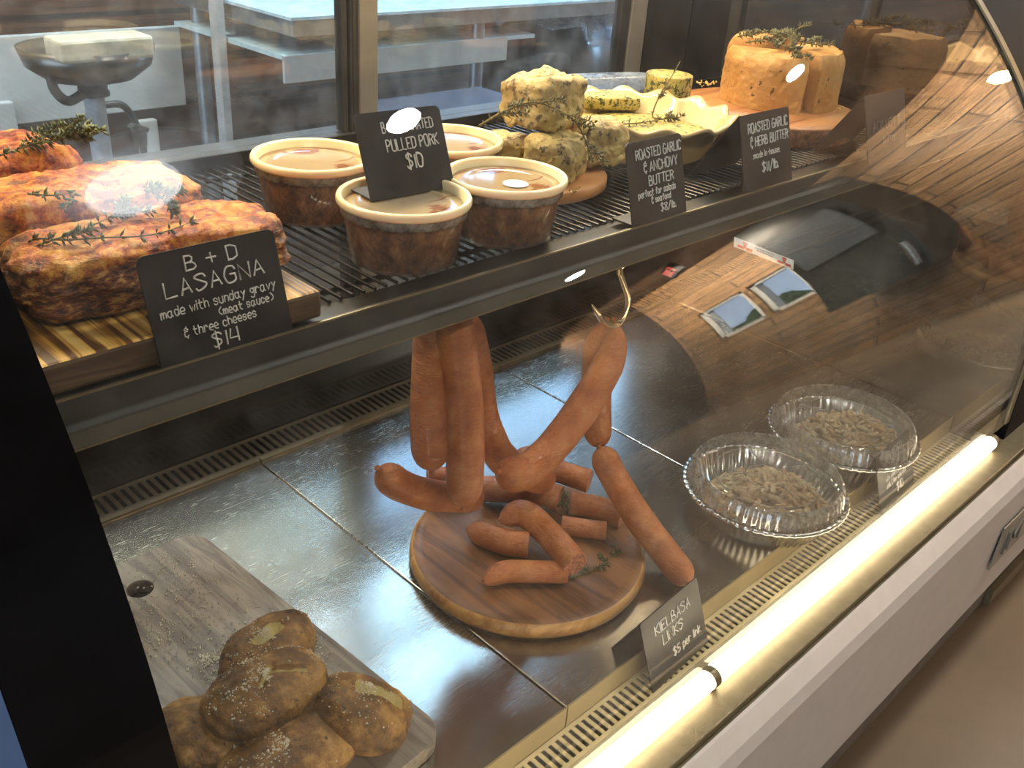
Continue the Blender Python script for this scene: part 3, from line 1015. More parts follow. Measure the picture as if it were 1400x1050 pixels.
def make_sign(bl, br, H, back, lines, label, cat='sign', name='price_card', foot=.035, aframe=False, round_=.006, chalk='chalk'):
    bl, br = Vector(bl), Vector(br)
    u = (br - bl)
    W = u.length
    u.normalize()
    perp = Vector((-u.y, u.x, 0)).normalized()          # away from the viewer
    v = (Vector((0, 0, 1)) * math.sqrt(max(0, 1 - (back / H) ** 2)) + perp * (back / H)).normalized()
    nrm = u.cross(v).normalized()
    if nrm.y > 0:
        nrm = -nrm
    t = thing(name, (bl + br) / 2, label, cat, 'black chalkboard price cards')
    mb = MB(); mb.prism(rrect(W, H, round_), bl, u, v, -nrm * .0018); mb.build('card', M['chalk_black'], t)
    mb = MB()
    if aframe:
        top = bl + v * H
        v2 = (Vector((0, 0, -1)) * (v.z * H) + perp * aframe)
        mb.prism([(0, 0), (W, 0), (W, 1), (0, 1)], top, u, v2, -nrm * .0018)
        mb.build('rear_leaf', M['chalk_black'], t)
    else:
        mb.frame_box(bl + Vector((0, 0, .0002)) + perp * .002, u * W, perp * foot, Vector((0, 0, .0018)))
        mb.build('foot', M['chalk_black'], t)
    mb = MB(); write(mb, lines, bl, u, v, nrm, W, H); mb.build('lettering', M[chalk], t)
    return t


make_sign((.262, .598, WIRE + .0016), (.372, .598, WIRE + .0016), .081, .022,
          [('B + D', .50, .80, .13, .02, 1.1), ('LASAGNA', .50, .60, .14, .02, 1.15), ('made with sunday gravy', .50, .435, .085, .02, .86),
           ('(meat sauce)', .68, .33, .075, .02, .85), ('& three cheeses', .47, .22, .08, .02, .86), ('$14', .48, .05, .13, .02, 1.0)],
          'black chalkboard card reading B + D LASAGNA, $14, leaning on the shelf rail', foot=.028)
a = on_z(508, 276, 1.1775); c = on_z(622, 256, 1.1775)
make_sign(a, c, .079, .031,
          [('B     MARINATED', .58, .75, .12, 0, .55), ('PULLED PORK', .60, .54, .13, .02, .60), ('$10', .58, .31, .16, 0, .7)],
          'black chalkboard card reading PULLED PORK $10 standing on a deli tub lid', foot=.035)
make_sign((.800, .599, WIRE + .0016), (.897, .599, WIRE + .0016), .088, .024,
          [('ROASTED GARLIC', .56, .79, .115, .02, .68), ('& ANCHOVY', .58, .62, .115, .02, .78), ('BUTTER', .57, .45, .115, .02, .82),
           ('perfect for salads', .48, .325, .08, .02, .74), ('& seafood', .54, .23, .075, .02, .8), ('$8/lb.', .66, .10, .09, .02, .9)],
          'black chalkboard card reading ROASTED GARLIC & ANCHOVY BUTTER on the rail', foot=.028)
make_sign((1.018, .600, WIRE + .0016), (1.128, .600, WIRE + .0016), .092, .026,
          [('ROASTED GARLIC', .54, .76, .12, .02, .70), ('& HERB BUTTER', .56, .58, .12, .02, .72), (':made in-house:', .48, .42, .08, .02, .85),
           ('$11/lb.', .54, .22, .12, .02, .9)],
          'black folded chalkboard card reading ROASTED GARLIC & HERB BUTTER', aframe=.06, round_=.004)
a = on_z(1187, 228, WIRE + .0016); c = on_z(1239, 212, WIRE + .0016)
make_sign(a, c, .095, .028, [('ACK UST &', .5, .48, .13, .02, .9), ('butter', .56, .28, .11, .02, .9)],
          'folded black card with dark grey writing at the shelf far end', aframe=.06, round_=.003, chalk='chalk_dim')
a = on_z(893, 948, .6345); c = on_z(968, 878, .6345)
make_sign(a, c, .089, .032, [('KIELBASA', .5, .70, .14, .02, .9), ('LINKS', .46, .50, .14, .02, .9), ('$5 per link', .66, .24, .11, .02, .85)],
          'folded black card reading KIELBASA LINKS at the front grille', aframe=.045, round_=.003)
a = on_z(1205, 705, .6345); c = on_z(1250, 660, .6345)
make_sign(a, c, .092, .032, [('BRAISED', .5, .80, .13, .02, .9), ('PORK', .55, .63, .13, .02, .9), ('with onion, pepper,', .5, .47, .085, .02, .8),
                             ('chili, & lime and rice', .5, .35, .085, .02, .75), ('$10', .58, .15, .14, .02, .9)],
          'black card reading BRAISED PORK in front of the foil pans', aframe=.02, round_=.003)


# ================================================================== SHELF FOOD
# lasagna board: real place from its right-hand edge; runs front to back
b = MB(); b.box((.166, .6055, WIRE + .0006), (.405, .96, WIRE + .0245))
b.mi[2] = 1
bo = b.build('serving_board', [M['pine'], M['board_brown']], loc=(.285, .61, WIRE), bevel=.003)
tag(bo, 'striped scorched pine board under the lasagna slices', 'serving board')
LB = WIRE + .0245


def lasagna_piece(c, size, rot, seed, label):
    vs, fs = lump((c[0], c[1], LB + size[2] / 2 - .002), size, rot, seed, .07, 1.7, 5.0, 60, .06)
    out = []
    for v in vs:
        k = (v.z - LB) / size[2]
        lay = .0030 * math.sin(k * 19 + 6 * noise.noise(v * 22 + Vector((seed, 0, 0))))          # pasta layers along the cut sides
        q = Vector((v.x - c[0], v.y - c[1], 0))
        side = max(0.0, 1 - abs(k - .45) * 2.2)
        d = q.normalized() * lay * side if q.length > 1e-5 else Vector()
        d += Vector((noise.noise(v * 70 + Vector((seed, 4, 0))), noise.noise(v * 70 + Vector((4, seed, 0))), noise.noise(v * 70 + Vector((0, 4, seed))))) * .0022
        d += Vector((noise.noise(v * 170 + Vector((seed, 4, 0))), noise.noise(v * 170 + Vector((4, seed, 0))), noise.noise(v * 170 + Vector((0, 4, seed))))) * .0018
        d.z += .005 * noise.noise(v * 32 + Vector((seed, 1, 1))) * (1 if k > .6 else 0)
        out.append(v + d)
    zmin = min(v.z for v in out)
    out = [Vector((v.x, v.y, v.z - zmin + LB + .0002)) for v in out]
    mb = MB(); mb.add(out, fs)
    o = mb.build('lasagna_slice', M['lasagna'], loc=(c[0], c[1], LB))
    return tag(o, label, 'lasagna', 'lasagna slices on the pine board')


lasagna_piece((.303, .685), (.205, .088, .052), -.03, 1, 'baked lasagna slice nearest the glass, behind its price card')
lasagna_piece((.283, .786), (.200, .086, .064), -.04, 2, 'baked lasagna slice in the middle of the three')
lasagna_piece((.252, .888), (.150, .090, .072), .05, 3, 'tall baked lasagna slice at the back of the pine board')


def leaves(mb, p, t, n, size, mi=0, spread=1.0):
    """little pointed leaves in whorls round a stem point"""
    for k in range(n):
        a = random.uniform(0, 2 * math.pi)
        ref = Vector((0, 0, 1)) if abs(t.z) < .9 else Vector((1, 0, 0))
        s1 = t.cross(ref).normalized()
        s2 = t.cross(s1).normalized()
        d = (s1 * math.cos(a) + s2 * math.sin(a)) * spread + t * random.uniform(.2, .9)
        d.normalize()
        L = size * random.uniform(.55, 1.05)
        w = L * .20
        side = d.cross(t + Vector((.01, .02, .3))).normalized()
        up = side.cross(d)
        q = [p, p + d * L * .4 + side * w + up * w * .2, p + d * L, p + d * L * .4 - side * w + up * w * .2, p + d * L * .45 + up * w * .7, p + d * L * .45 - up * w * .5]
        mb.add(q, [(0, 1, 4), (1, 2, 4), (2, 3, 4), (3, 0, 4), (0, 5, 1), (1, 5, 2), (2, 5, 3), (3, 5, 0)], mi, True)


def sprig(path, label, dens=10, size=.006, r=.0008, dry=False, branches=0, bl=.03, group='thyme sprigs', per=4):
    P = catmull(path, 8)
    t = thing('thyme_sprig', P[0], label, 'herb sprig', group)
    sm, lm = MB(), MB()
    sm.tube(P, [r * (1.2 - .7 * i / len(P)) for i in range(len(P))], 6)
    tot = len(P)
    for i in range(dens):
        k = (i + .5) / dens * (tot - 2)
        j = int(k)
        p = P[j].lerp(P[j + 1], k - j)
        leaves(lm, p, (P[j + 1] - P[j]).normalized(), per, size)
    for i in range(branches):
        j = random.randrange(1, tot - 1)
        d = (P[j] - P[j - 1]).normalized()
        d = (d + Vector((random.uniform(-.8, .8), random.uniform(-.8, .8), random.uniform(-.1, .5)))).normalized()
        q = [P[j] + d * bl * s_ + Vector((0, 0, -.15 * bl * s_ * s_)) for s_ in (0, .35, .7, 1)]
        q = catmull(q, 4)
        sm.tube(q, r * .6, 5)
        for z in range(2, len(q), 1):
            leaves(lm, q[z], d, per - 1, size * .9)
    sm.build('stem', M['stem'], t)
    lm.build('leaves', M['leaf_dry'] if dry else M['leaf'], t)
    return t


ZT = LB + .056
ZM = LB + .067
sprig([on_z(22, 375, LB + .02), on_z(40, 330, ZT - .006), on_z(90, 328, ZT), on_z(140, 325, ZT), on_z(200, 322, ZT + .002), on_z(240, 312, ZT), on_z(268, 300, ZT)],
      'long thyme sprig trailing over the front lasagna slice', 13, .008)
sprig([on_z(28, 350, LB + .03), on_z(60, 332, ZT), on_z(105, 318, ZT + .003), on_z(150, 297, ZT + .003), on_z(172, 290, ZT + .003)],
      'leafy thyme sprig between front and middle lasagna slices', 14, .009, branches=5, bl=.02)
sprig([on_z(38, 265, ZM + .002), on_z(75, 267, ZM + .004), on_z(102, 262, ZM + .004)], 'short thyme sprig left of centre on the middle slice', 5, .008)
sprig([on_z(102, 262, ZM + .004), on_z(98, 275, ZM + .004), on_z(84, 286, ZM + .002)], 'tiny thyme curl on the middle slice beside the lamp reflection', 6, .007)
sprig([on_z(195, 255, ZM + .004), on_z(215, 258, ZM + .004), on_z(230, 272, ZM), on_z(238, 295, ZM - .02)], 'thyme sprig draped over the right end of the middle slice', 10, .009, branches=4, bl=.015)
ZB = LB + .076
sprig([on_z(0, 212, ZB), on_z(35, 200, ZB), on_z(70, 192, ZB + .003), on_z(105, 184, ZB + .006), on_z(122, 181, ZB + .008)],
      'thick thyme bunch lying on the rear lasagna slice', 16, .010, branches=8, bl=.03)

# ------------------------------------------------------------------ deli tubs
TH = .060


def deli_tub(c, label):
    x, y = c[0], c[1]
    z = WIRE + .0004
    t = thing('deli_tub', (x, y, z), label, 'deli tub', 'pulled pork deli tubs')
    prof = [(.0, .001), (.046, .0), (.0505, .003), (.0563, .045), (.0575, .055)]
    mb = MB(); mb.lathe(prof, (x, y, z), 64); mb.build('cup', M['clear_cup'], t)
    mb = MB()
    mb.lathe([(.0565, .0465), (.0580, .0470), (.0592, .0565), (.0582, .0575), (.057, .057)], (x, y, z), 180, 0,
             lambda a, i, r, zz: (r + (.0007 if int(a / (2 * math.pi) * 90 + .25) % 2 and 0 < i < 3 else 0), zz))
    mb.build('ribbed_band', M['cup_band'], t)
    mb = MB()
    mb.lathe([(.0, .002), (.045, .002), (.0497, .005), (.0550, .042), (.054, .046), (.0, .046)], (x, y, z), 72, 0,
             lambda a, i, r, zz: (r * (1 + .006 * noise.noise(Vector((math.cos(a) * 3, math.sin(a) * 3, i + x * 9)))), zz + (.003 * noise.noise(Vector((math.cos(a) * 2.2, math.sin(a) * 2.2, y * 30))) if 2 < i < 5 else 0)))
    mb.build('pulled_pork', M['pork'], t)
    mb = MB()
    mb.lathe([(.0595, .0565), (.0618, .0563), (.0628, .058), (.0628, .0615), (.0615, .0640), (.0585, .0640), (.0570, .062), (.0560, .056), (.0545, .0545), (.0575, .053)], (x, y, z), 72, closed=True)
    lid = mb.build('lid', M['lid_rim'], t)
    mb = MB(); mb.lathe([(.0, .0552), (.036, .0552), (.040, .0556), (.0435, .0570), (.0470, .0560), (.0552, .0556), (.0552, .0540), (.0, .0540)], (x, y, z), 64)
    mb.build('lid_panel', M['lid_top'], lid)
    return t


LZ = WIRE + .062
tubs = [((428, 213), 'deli tub of pulled pork farthest left, beside the bare wire rack'), ((553, 268), 'front deli tub of pulled pork carrying the PULLED PORK price card'),
        ((692, 240), 'deli tub of pulled pork on the right beside the anchovy butter'), ((612, 190), 'deli tub of pulled pork at the back, half hidden behind the card')]
tub_pos = []
for (px, py), lab in tubs:
    p = on_z(px, py, LZ)
    tub_pos.append(p)
    deli_tub(p, lab)
# label stickers on lids
p = tub_pos[2]
b = MB(); b.disc((p.x + .002, p.y - .012, WIRE + .0567), .013, 24); b.disc((p.x + .002, p.y - .012, WIRE + .0563), .013, 24, 0, False)
o = b.build('round_sticker', M['label_white'], loc=(p.x, p.y, WIRE + .056)); tag(o, 'small round white sticker on the right-hand tub lid', 'sticker')

# ------------------------------------------------------------------ anchovy butter
SBZ = WIRE + .0005
bc = (.822, .792)
t = MB(); t.lathe([(0.0, 0), (.098, 0), (.103, .003), (.103, .013), (.100, .016), (0, .016)], (bc[0], bc[1], SBZ), 64)
tag(t.build('round_board', M['acacia'], loc=(bc[0], bc[1], SBZ)), 'small round wooden board under the anchovy butter chunks', 'serving board')
BZ = SBZ + .0165


def butter_chunk(px, py, y, size, rot, seed, z0, label, mat='anchovy_butter'):
    c = on_y(px, py, y)
    vs, fs = lump((c.x, y, z0 + size[2] / 2), size, rot, seed, .06, 1.6, 5.5, 54, .08)
    vs = [v + Vector((noise.noise(v * 50 + Vector((seed, 0, 0))), noise.noise(v * 50 + Vector((0, seed, 3))), noise.noise(v * 50 + Vector((7, seed, 0))))) * .0045 + Vector((noise.noise(v * 150 + Vector((seed, 0, 0))), noise.noise(v * 150 + Vector((0, seed, 3))), noise.noise(v * 150 + Vector((7, seed, 0))))) * .0026 for v in vs]
    zm = min(v.z for v in vs)
    vs = [Vector((v.x, v.y, v.z - zm + z0 + .0002)) for v in vs]
    mb = MB(); mb.add(vs, fs)
    return tag(mb.build('butter_chunk', M[mat], loc=(c.x, y, z0)), label, 'butter', 'anchovy butter chunks')


butter_chunk(757, 228, .735, (.072, .062, .050), .35, 11, BZ, 'pale anchovy butter chunk at the front left of the pile')
butter_chunk(812, 222, .752, (.062, .060, .052), -.3, 12, BZ, 'anchovy butter chunk at the right of the pile with a rough grey face')
butter_chunk(690, 195, .80, (.070, .055, .036), .2, 13, BZ, 'low anchovy butter chunk at the left behind the tub')
butter_chunk(742, 160, .775, (.092, .068, .058), .15, 14, BZ + .050, 'large anchovy butter chunk on top of the pile')
p = on_y(745, 123, .775)
b = MB(); b.tube(catmull([on_y(722, 126, .77), on_y(740, 122, .768), on_y(762, 124, .768)], 6), [.001, .003, .004, .0042, .004, .004, .0042, .004, .0035, .003, .002, .001, .001], 8)
tag(b.build('anchovy', M['anchovy_skin'], loc=p), 'anchovy fillet on top of the butter pile', 'fish')
b = MB(); b.tube(catmull([on_y(768, 196, .725), on_y(778, 202, .722), on_y(790, 206, .72)], 6), [.002, .0035, .004, .004, .004, .004, .004, .004, .004, .004, .0035, .003, .002], 8)
tag(b.build('anchovy', M['anchovy_skin'], loc=on_y(778, 202, .722)), 'anchovy fillet tucked between the lower butter chunks', 'fish')
sprig([on_y(655, 172, .76), on_y(690, 152, .745), on_y(725, 140, .735), on_y(755, 147, .725), on_y(785, 165, .715), on_y(800, 190, .71), on_y(806, 205, .708)],
      'long dry thyme sprig arching over the anchovy butter pile', 20, .009, .0011, True, 10, .032, per=3)

# ------------------------------------------------------------------ herb butter dish
DC = on_z(878, 152, WIRE + .052)
dx, dy = DC.x, DC.y
DR = .128
t = thing('pie_dish', (dx, dy, WIRE), 'cream scalloped pie dish filled with green flecked herb butter', 'pie dish')


def wave(a, i, r, z):
    k = max(0.0, min(1.0, (r - DR * .72) / (DR * .28)))
    s_ = math.cos(14 * a)
    return r * (1 + .028 * s_ * k), z + .0045 * s_ * k


b = MB()
b.lathe([(0, .0005), (DR * .68, .0005), (DR * .72, .004), (DR * .88, .044), (DR * .97, .049), (DR * 1.0, .053), (DR * .985, .056), (DR * .93, .054), (DR * .86, .049), (DR * .70, .010), (0, .009)],
        (dx, dy, WIRE), 196, 0, wave)
b.build('dish', M['ceramic'], t)
b = MB()
b.lathe([(0, .030), (.03, .0305), (.06, .030), (DR * .765, .029), (DR * .735, .018), (0, .018)], (dx, dy, WIRE), 64, 0,
        lambda a, i, r, z: (r, z + (.003 * noise.noise(Vector((r * 40 * math.cos(a), r * 40 * math.sin(a), 1))) if i < 4 else 0)))
o = tag(b.build('herb_butter', M['herb_butter'], loc=(dx, dy, WIRE + .02)), 'slab of green flecked herb butter spread in the pie dish', 'butter')
cy = on_z(910, 141, WIRE + .033)
b = MB()
b.lathe([(0, 0), (.034, 0), (.0352, .002), (.0352, .040), (.0340, .042), (0, .042)], (cy.x, cy.y, WIRE + .0345), 48, 0,
        lambda a, i, r, z: (r * (1 + .01 * noise.noise(Vector((math.cos(a) * 3, math.sin(a) * 3, i)))), z))
tag(b.build('herb_butter_round', M['herb_butter'], loc=(cy.x, cy.y, WIRE + .0345)), 'small round of herb butter standing upright in the dish', 'butter')
cb = on_z(820, 125, WIRE + .05)
b = MB()
vs, fs = lump((cb.x - .01, cb.y - .02, WIRE + .043), (.10, .055, .022), -.6, 21, .05, 1.5, 5, 24)
b.add(vs, fs)
tag(b.build('herb_butter_slab', M['herb_butter'], loc=(cb.x, cb.y, WIRE + .03)), 'flat herb butter slab at the back of the dish', 'butter')
sprig([on_z(905, 163, WIRE + .036), on_y(892, 158, cy.y - .045), on_y(902, 130, cy.y - .045), on_y(915, 110, cy.y - .043), on_y(930, 84, cy.y - .04)],
      'bare thyme twig leaning against the small butter round', 5, .007, .0012, True, 3, .012)
sprig([on_z(845, 170, WIRE + .034), on_z(875, 168, WIRE + .034), on_z(905, 163, WIRE + .034), on_z(930, 160, WIRE + .034), on_z(945, 143, WIRE + .042)],
      'thyme sprig lying across the front of the herb butter', 12, .009, .001, True, 3, .015)
sprig([on_z(845, 150, WIRE + .034), on_z(850, 138, WIRE + .04), on_z(862, 120, WIRE + .055)], 'small thyme tip standing on the herb butter', 4, .010, .0009, False)

# clear plastic tray behind the dish
b = MB()
a0 = on_z(765, 108, WIRE + .03)
vs, fs = lump((a0.x + .07, a0.y - .03, WIRE + .0195), (.24, .045, .036), -.30, 31, .0, 1, 4, 24)
b.add(vs, fs)
tag(b.build('plastic_scoop', M['film'], loc=(a0.x + .1, a0.y, WIRE)), 'clear plastic tub on its side behind the pie dish', 'tub')

# ------------------------------------------------------------------ garlic butter wheel
BG = on_z(1050, 146, WIRE + .031)
b = MB()
b.lathe([(.0, .0), (.128, 0), (.134, .004), (.139, .028), (.138, .031), (0, .031)], (BG.x, BG.y, WIRE + .0005), 80, 0)
for i in range(len(b.f)):
    zc = sum(b.v[k][2] for k in b.f[i]) / 4
    if zc < WIRE + .0295:
        b.mi[i] = 1
tag(b.build('round_board', [M['acacia'], M['bark']], loc=(BG.x, BG.y, WIRE)), 'thick round acacia board under the tall garlic butter', 'serving board')
WZ = WIRE + .0318
WC = on_z(1062, 138, WZ)


def wedge(a0, a1, r0, H, gap, seed, label, off=(0, 0), tilt=0):
    mb = MB()
    n = 60
    lay = 36
    cx, cy_ = WC.x + off[0], WC.y + off[1]
    vs = []
    for j in range(lay + 1):
        z = H * j / lay
        rr = r0 * (1 - .10 * max(0, (j / lay - .75) / .25) ** 2)
        ring = [(cx + .006 * math.cos((a0 + a1) / 2), cy_ + .006 * math.sin((a0 + a1) / 2))]
        for k in range(n + 1):
            a = a0 + (a1 - a0) * k / n
            q = rr * (1 + .012 * noise.noise(Vector((math.cos(a) * 14, math.sin(a) * 14, z * 160 + seed))) + .02 * noise.noise(Vector((math.cos(a) * 4, math.sin(a) * 4, z * 30 + seed))))
            ring.append((cx + q * math.cos(a), cy_ + q * math.sin(a)))
        for x, y in ring:
            vs.append(Vector((x, y, WZ + z + (.004 * noise.noise(Vector((x * 40, y * 40, seed))) if j == lay else 0))))
    m_ = n + 2
    fs = []
    for j in range(lay):
        for k in range(m_):
            k2 = (k + 1) % m_
            fs.append((j * m_ + k, j * m_ + k2, (j + 1) * m_ + k2, (j + 1) * m_ + k))
    mb.add(vs, fs, 0, True)
    mb.add(vs[:m_], [tuple(range(m_ - 1, -1, -1))], 0, False)
    top = vs[-m_:]
    cen = sum(top, Vector()) / m_
    mb.add(top + [cen], [(k, (k + 1) % m_, m_) for k in range(m_)], 0, True)
    o = mb.build('butter_wedge', M['garlic_butter'], loc=(cx, cy_, WZ))
    return tag(o, label, 'butter', 'wedges of the tall garlic butter')


R_ = math.radians
wedge(R_(128), R_(234), .092, .079, 0, 1, 'left wedge of the tall orange garlic butter', (-.002, -.001))
wedge(R_(246), R_(362), .090, .084, 0, 2, 'right wedge of the tall garlic butter with dark herb spots', (.004, 0))
wedge(R_(8), R_(122), .086, .090, 0, 3, 'rear wedge of the tall garlic butter under the thyme', (0, .006))
TZ = WZ + .093
for i, (pa, lab) in enumerate(((((1008, 50), (1030, 46), (1052, 45), (1075, 50)), 'thyme sprig crossing the left of the garlic butter top'),
                               (((1020, 58), (1050, 52), (1078, 46), (1100, 33)), 'thyme sprig with an upturned tip on the garlic butter'),
                               (((1060, 50), (1085, 55), (1110, 60), (1138, 62)), 'thyme sprig reaching the right edge of the garlic butter'),
                               (((1050, 55), (1070, 62), (1083, 70), (1088, 80)), 'thyme sprig hanging over the gap in the garlic butter'))):
    pts = [on_z(x, y, TZ + .006 * (k % 2)) for k, (x, y) in enumerate(pa)]
    sprig(pts, lab, 11, .010, .0011, True, 5, .03)


def crumbs(name, spots, mat, label, rmin, rmax, keep=None):
    mb = MB()
    for p, spread, n in spots:
        for _ in range(n):
            q = Vector(p) + Vector((random.gauss(0, spread[0]), random.gauss(0, spread[1]), 0))
            if keep and not keep(q):
                continue
            r = random.uniform(rmin, rmax)
            vs, fs = [], []
            for k in range(6):
                d = [(1, 0, 0), (-1, 0, 0), (0, 1, 0), (0, -1, 0), (0, 0, 1), (0, 0, -1)][k]
                vs.append(q + Vector(d) * r * random.uniform(.6, 1.2) + Vector((0, 0, r * .8)))
            mb.add(vs, [(0, 2, 4), (2, 1, 4), (1, 3, 4), (3, 0, 4), (2, 0, 5), (1, 2, 5), (3, 1, 5), (0, 3, 5)], 0, False)
    o = mb.build(name, mat)
    o['kind'] = 'stuff'
    tag(o, label, 'crumbs')
    return o


crumbs('butter_crumbs', [(on_z(965, 115, WIRE + .0315), (.012, .010), 40), (on_z(1150, 150, WIRE + .0315), (.006, .01), 8)], M['crumb_butter'],
       'butter crumbs scattered on the thick board left of the wedges', .0006, .0028)
crumbs('butter_crumbs', [(on_z(785, 262, BZ), (.008, .004), 10)], M['crumb_butter'], 'butter crumbs on the small round board', .0006, .0022)


# ================================================================== HANGING SAUSAGES
def link(pts, r, label, tip0=True, tip1=True, name='kielbasa_link', long0=1.3):
    P = catmull(pts, 12)
    n = len(P)
    L = [0]
    for i in range(1, n):
        L.append(L[-1] + (P[i] - P[i - 1]).length)
    T = L[-1]
    rad = []
    for s_ in L:
        k = 1.0
        e = r * 1.3
        e0 = r * long0
        if tip0 and s_ < e0:
            k = min(k, math.sqrt(max(0.0, 1 - (1 - s_ / e0) ** 2)) * (.55 + .45 * s_ / e0 if long0 > 2 else 1))
        if tip1 and T - s_ < e:
            k = min(k, math.sqrt(max(0.0, 1 - (1 - (T - s_) / e) ** 2)))
        k = max(k, .10)
        rad.append(r * k * (1 + .05 * noise.noise(Vector((s_ * 30, r * 100, P[0].x * 20)))))
    mb = MB(); mb.tube(P, rad, 28)
    # knotted casing tips
    if tip0:
        d = (P[0] - P[1]).normalized(); mb.tube([P[0] - d * .002, P[0] + d * .003, P[0] + d * .006], [.003, .0025, .0035], 8)
    if tip1:
        d = (P[-1] - P[-2]).normalized(); mb.tube([P[-1] - d * .002, P[-1] + d * .003, P[-1] + d * .006], [.003, .0025, .0035], 8)
    o = mb.build(name, M['sausage'], loc=P[0])
    return tag(o, label, 'sausage', 'kielbasa links hanging from the shelf rail')


HY = .635
k = .0205
link([on_y(597, 425, HY + .02), on_y(592, 470, HY + .018), on_y(588, 540, HY + .016), on_y(588, 600, HY + .014), on_y(590, 640, HY + .012)], .0205, 'straight kielbasa link hanging farthest left')
link([on_y(620, 425, HY - .005), on_y(626, 480, HY - .006), on_y(634, 560, HY - .008), on_y(636, 630, HY - .012), on_y(634, 690, HY - .016)], .0205, 'wrinkled kielbasa link hanging in front of the left pair')
link([on_y(520, 643, HY + .022), on_y(548, 664, HY + .018), on_y(590, 677, HY + .014), on_y(635, 680, HY + .026), on_y(655, 678, HY + .030)], .0175, 'kielbasa link lying sideways, pointing left below the hanging pair')
link([on_y(632, 430, HY + .030), on_y(648, 500, HY + .030), on_y(662, 580, HY + .028), on_y(690, 630, HY + .030), on_y(730, 652, HY + .030), on_y(753, 654, HY + .030)], .0195,
     'curved kielbasa link bending right at the bottom of the loop')
link([on_y(840, 441, HY - .010), on_y(841, 470, HY - .008), on_y(828, 505, HY - .008), on_y(795, 560, HY - .010), on_y(752, 615, HY - .014), on_y(715, 646, HY - .018), on_y(684, 645, HY - .016)], .0205,
     'kielbasa link slanting down left from the hook', long0=3.0)
link([on_y(828, 440, HY + .012), on_y(819, 462, HY + .026), on_y(815, 490, HY + .032), on_y(816, 560, HY + .030), on_y(818, 610, HY + .024)], .0190, 'kielbasa link hanging behind from the hook', long0=3.0)
link([on_y(820, 612, HY + .012), on_y(838, 650, HY - .010), on_z(868, 700, .735), on_z(905, 750, .695), on_z(942, 797, .6815)], .0190, 'long kielbasa link slanting down right to the steel deck')

# steel hook on the rail
hk = thing('meat_hook', on_y(847, 370, .62), 'shiny steel S-hook under the shelf rail holding the kielbasa', 'hook')
HP = [on_y(847, 352, .612), on_y(847, 370, .612), on_y(853, 388, .612), on_y(858, 405, .614), on_y(857, 420, .618), on_y(848, 440, .624), on_y(836, 446, .622), on_y(825, 440, .616), on_y(817, 428, .61), on_y(809, 416, .606)]
P = catmull(HP, 6)
b = MB(); b.tube(P, [.0036] * (len(P) - 7) + [.0034, .0030, .0026, .0024, .0018, .0012, .0006], 12); b.build('hook_wire', M['steel_hook'], hk)
b = MB(); b.tube([on_y(847, 366, .612), on_y(847, 374, .612)], .0046, 12); b.build('collar', M['steel_hook'], hk)

# ------------------------------------------------------------------ round board with cut pieces
RB = on_z(722, 742, DECK + .027)
RR = .1535
b = MB()
b.lathe([(0, 0.0), (.138, 0), (RR - .004, .003), (RR, .010), (RR - .001, .020), (RR - .005, .024), (RR - .016, .0245), (RR - .020, .0225), (0, .0225)], (RB.x, RB.y, DECK + .0004), 96)
for i in range(len(b.f)):
    q = b.f[i]
    rc = sum(math.hypot(b.v[k_][0] - RB.x, b.v[k_][1] - RB.y) for k_ in q) / 4
    zc = sum(b.v[k_][2] for k_ in q) / 4
    if rc > RR - .006 and zc < DECK + .023:
        b.mi[i] = 1
tag(b.build('round_board', [M['acacia_dark'], M['maple_edge']], loc=(RB.x, RB.y, DECK)), 'round walnut board with raised rim under the cut sausage pieces', 'serving board')
RZ = DECK + .0232


def piece(px, r, label, z=RZ, tip0=False, tip1=False, dark=False, lift=None):
    r *= 1.08
    pts = [on_z(x, y, z + r + (lift[i] if lift else 0)) for i, (x, y) in enumerate(px)]
    P = catmull(pts, 8)
    n = len(P)
    rad = []
    for i in range(n):
        k_ = 1.0
        if tip0 and i < 8:
            k_ = max(.25, math.sqrt(1 - (1 - i / 8) ** 2))
        if tip1 and n - 1 - i < 8:
            k_ = max(.25, math.sqrt(1 - (1 - (n - 1 - i) / 8) ** 2))
        rad.append(r * k_ * (1 + .04 * noise.noise(Vector((i * .5, r * 99, px[0][0])))))
    t = thing('sausage_piece', pts[0], label, 'sausage', 'cut sausage pieces on the round board')
    mb = MB(); mb.tube(P, rad, 24, cap=False); mb.build('casing', M['sausage'] if not dark else M['sausage_dark'], t)
    for p_, q_, rr in ((P[0], P[1], rad[0]), (P[-1], P[-2], rad[-1])):
        d = (p_ - q_).normalized()
        mb = MB()
        mb.tube([p_, p_ + d * .0008], [rr, rr * .9], 24)
        mb.build('cut_end', M['cut_meat'], t)
    return t


piece([(684, 712), (715, 702), (748, 728), (786, 772)], .0165, 'cut sausage piece lying diagonally on top of the pile', RZ + .010, True, lift=[.006, .012, .006, 0])
piece([(640, 722), (665, 732), (695, 742), (722, 745)], .0155, 'cut sausage piece at the left of the round board', RZ, True)
piece([(662, 795), (690, 782), (735, 782), (774, 782)], .0130, 'cut sausage piece at the front of the round board', RZ, True)
piece([(780, 688), (808, 692), (850, 706)], .0150, 'cut sausage piece at the right of the board beside the thyme', RZ, lift=[.004, .002, 0])
piece([(768, 718), (795, 722), (828, 726)], .0120, 'thin cut sausage piece poking out below the right-hand one', RZ)
piece([(752, 640), (775, 648), (806, 658)], .0150, 'cut sausage piece at the back right under the hanging loop', RZ, lift=[.016, .016, .014])
piece([(660, 668), (700, 670), (735, 672), (765, 682)], .0165, 'cut sausage piece lying under the hanging loop', RZ, lift=[.006, .008, .01, .008])
piece([(706, 632), (722, 626), (742, 632)], .0160, 'glossy dark sausage piece at the back of the board', RZ, True, True, True, lift=[.018, .022, .018])
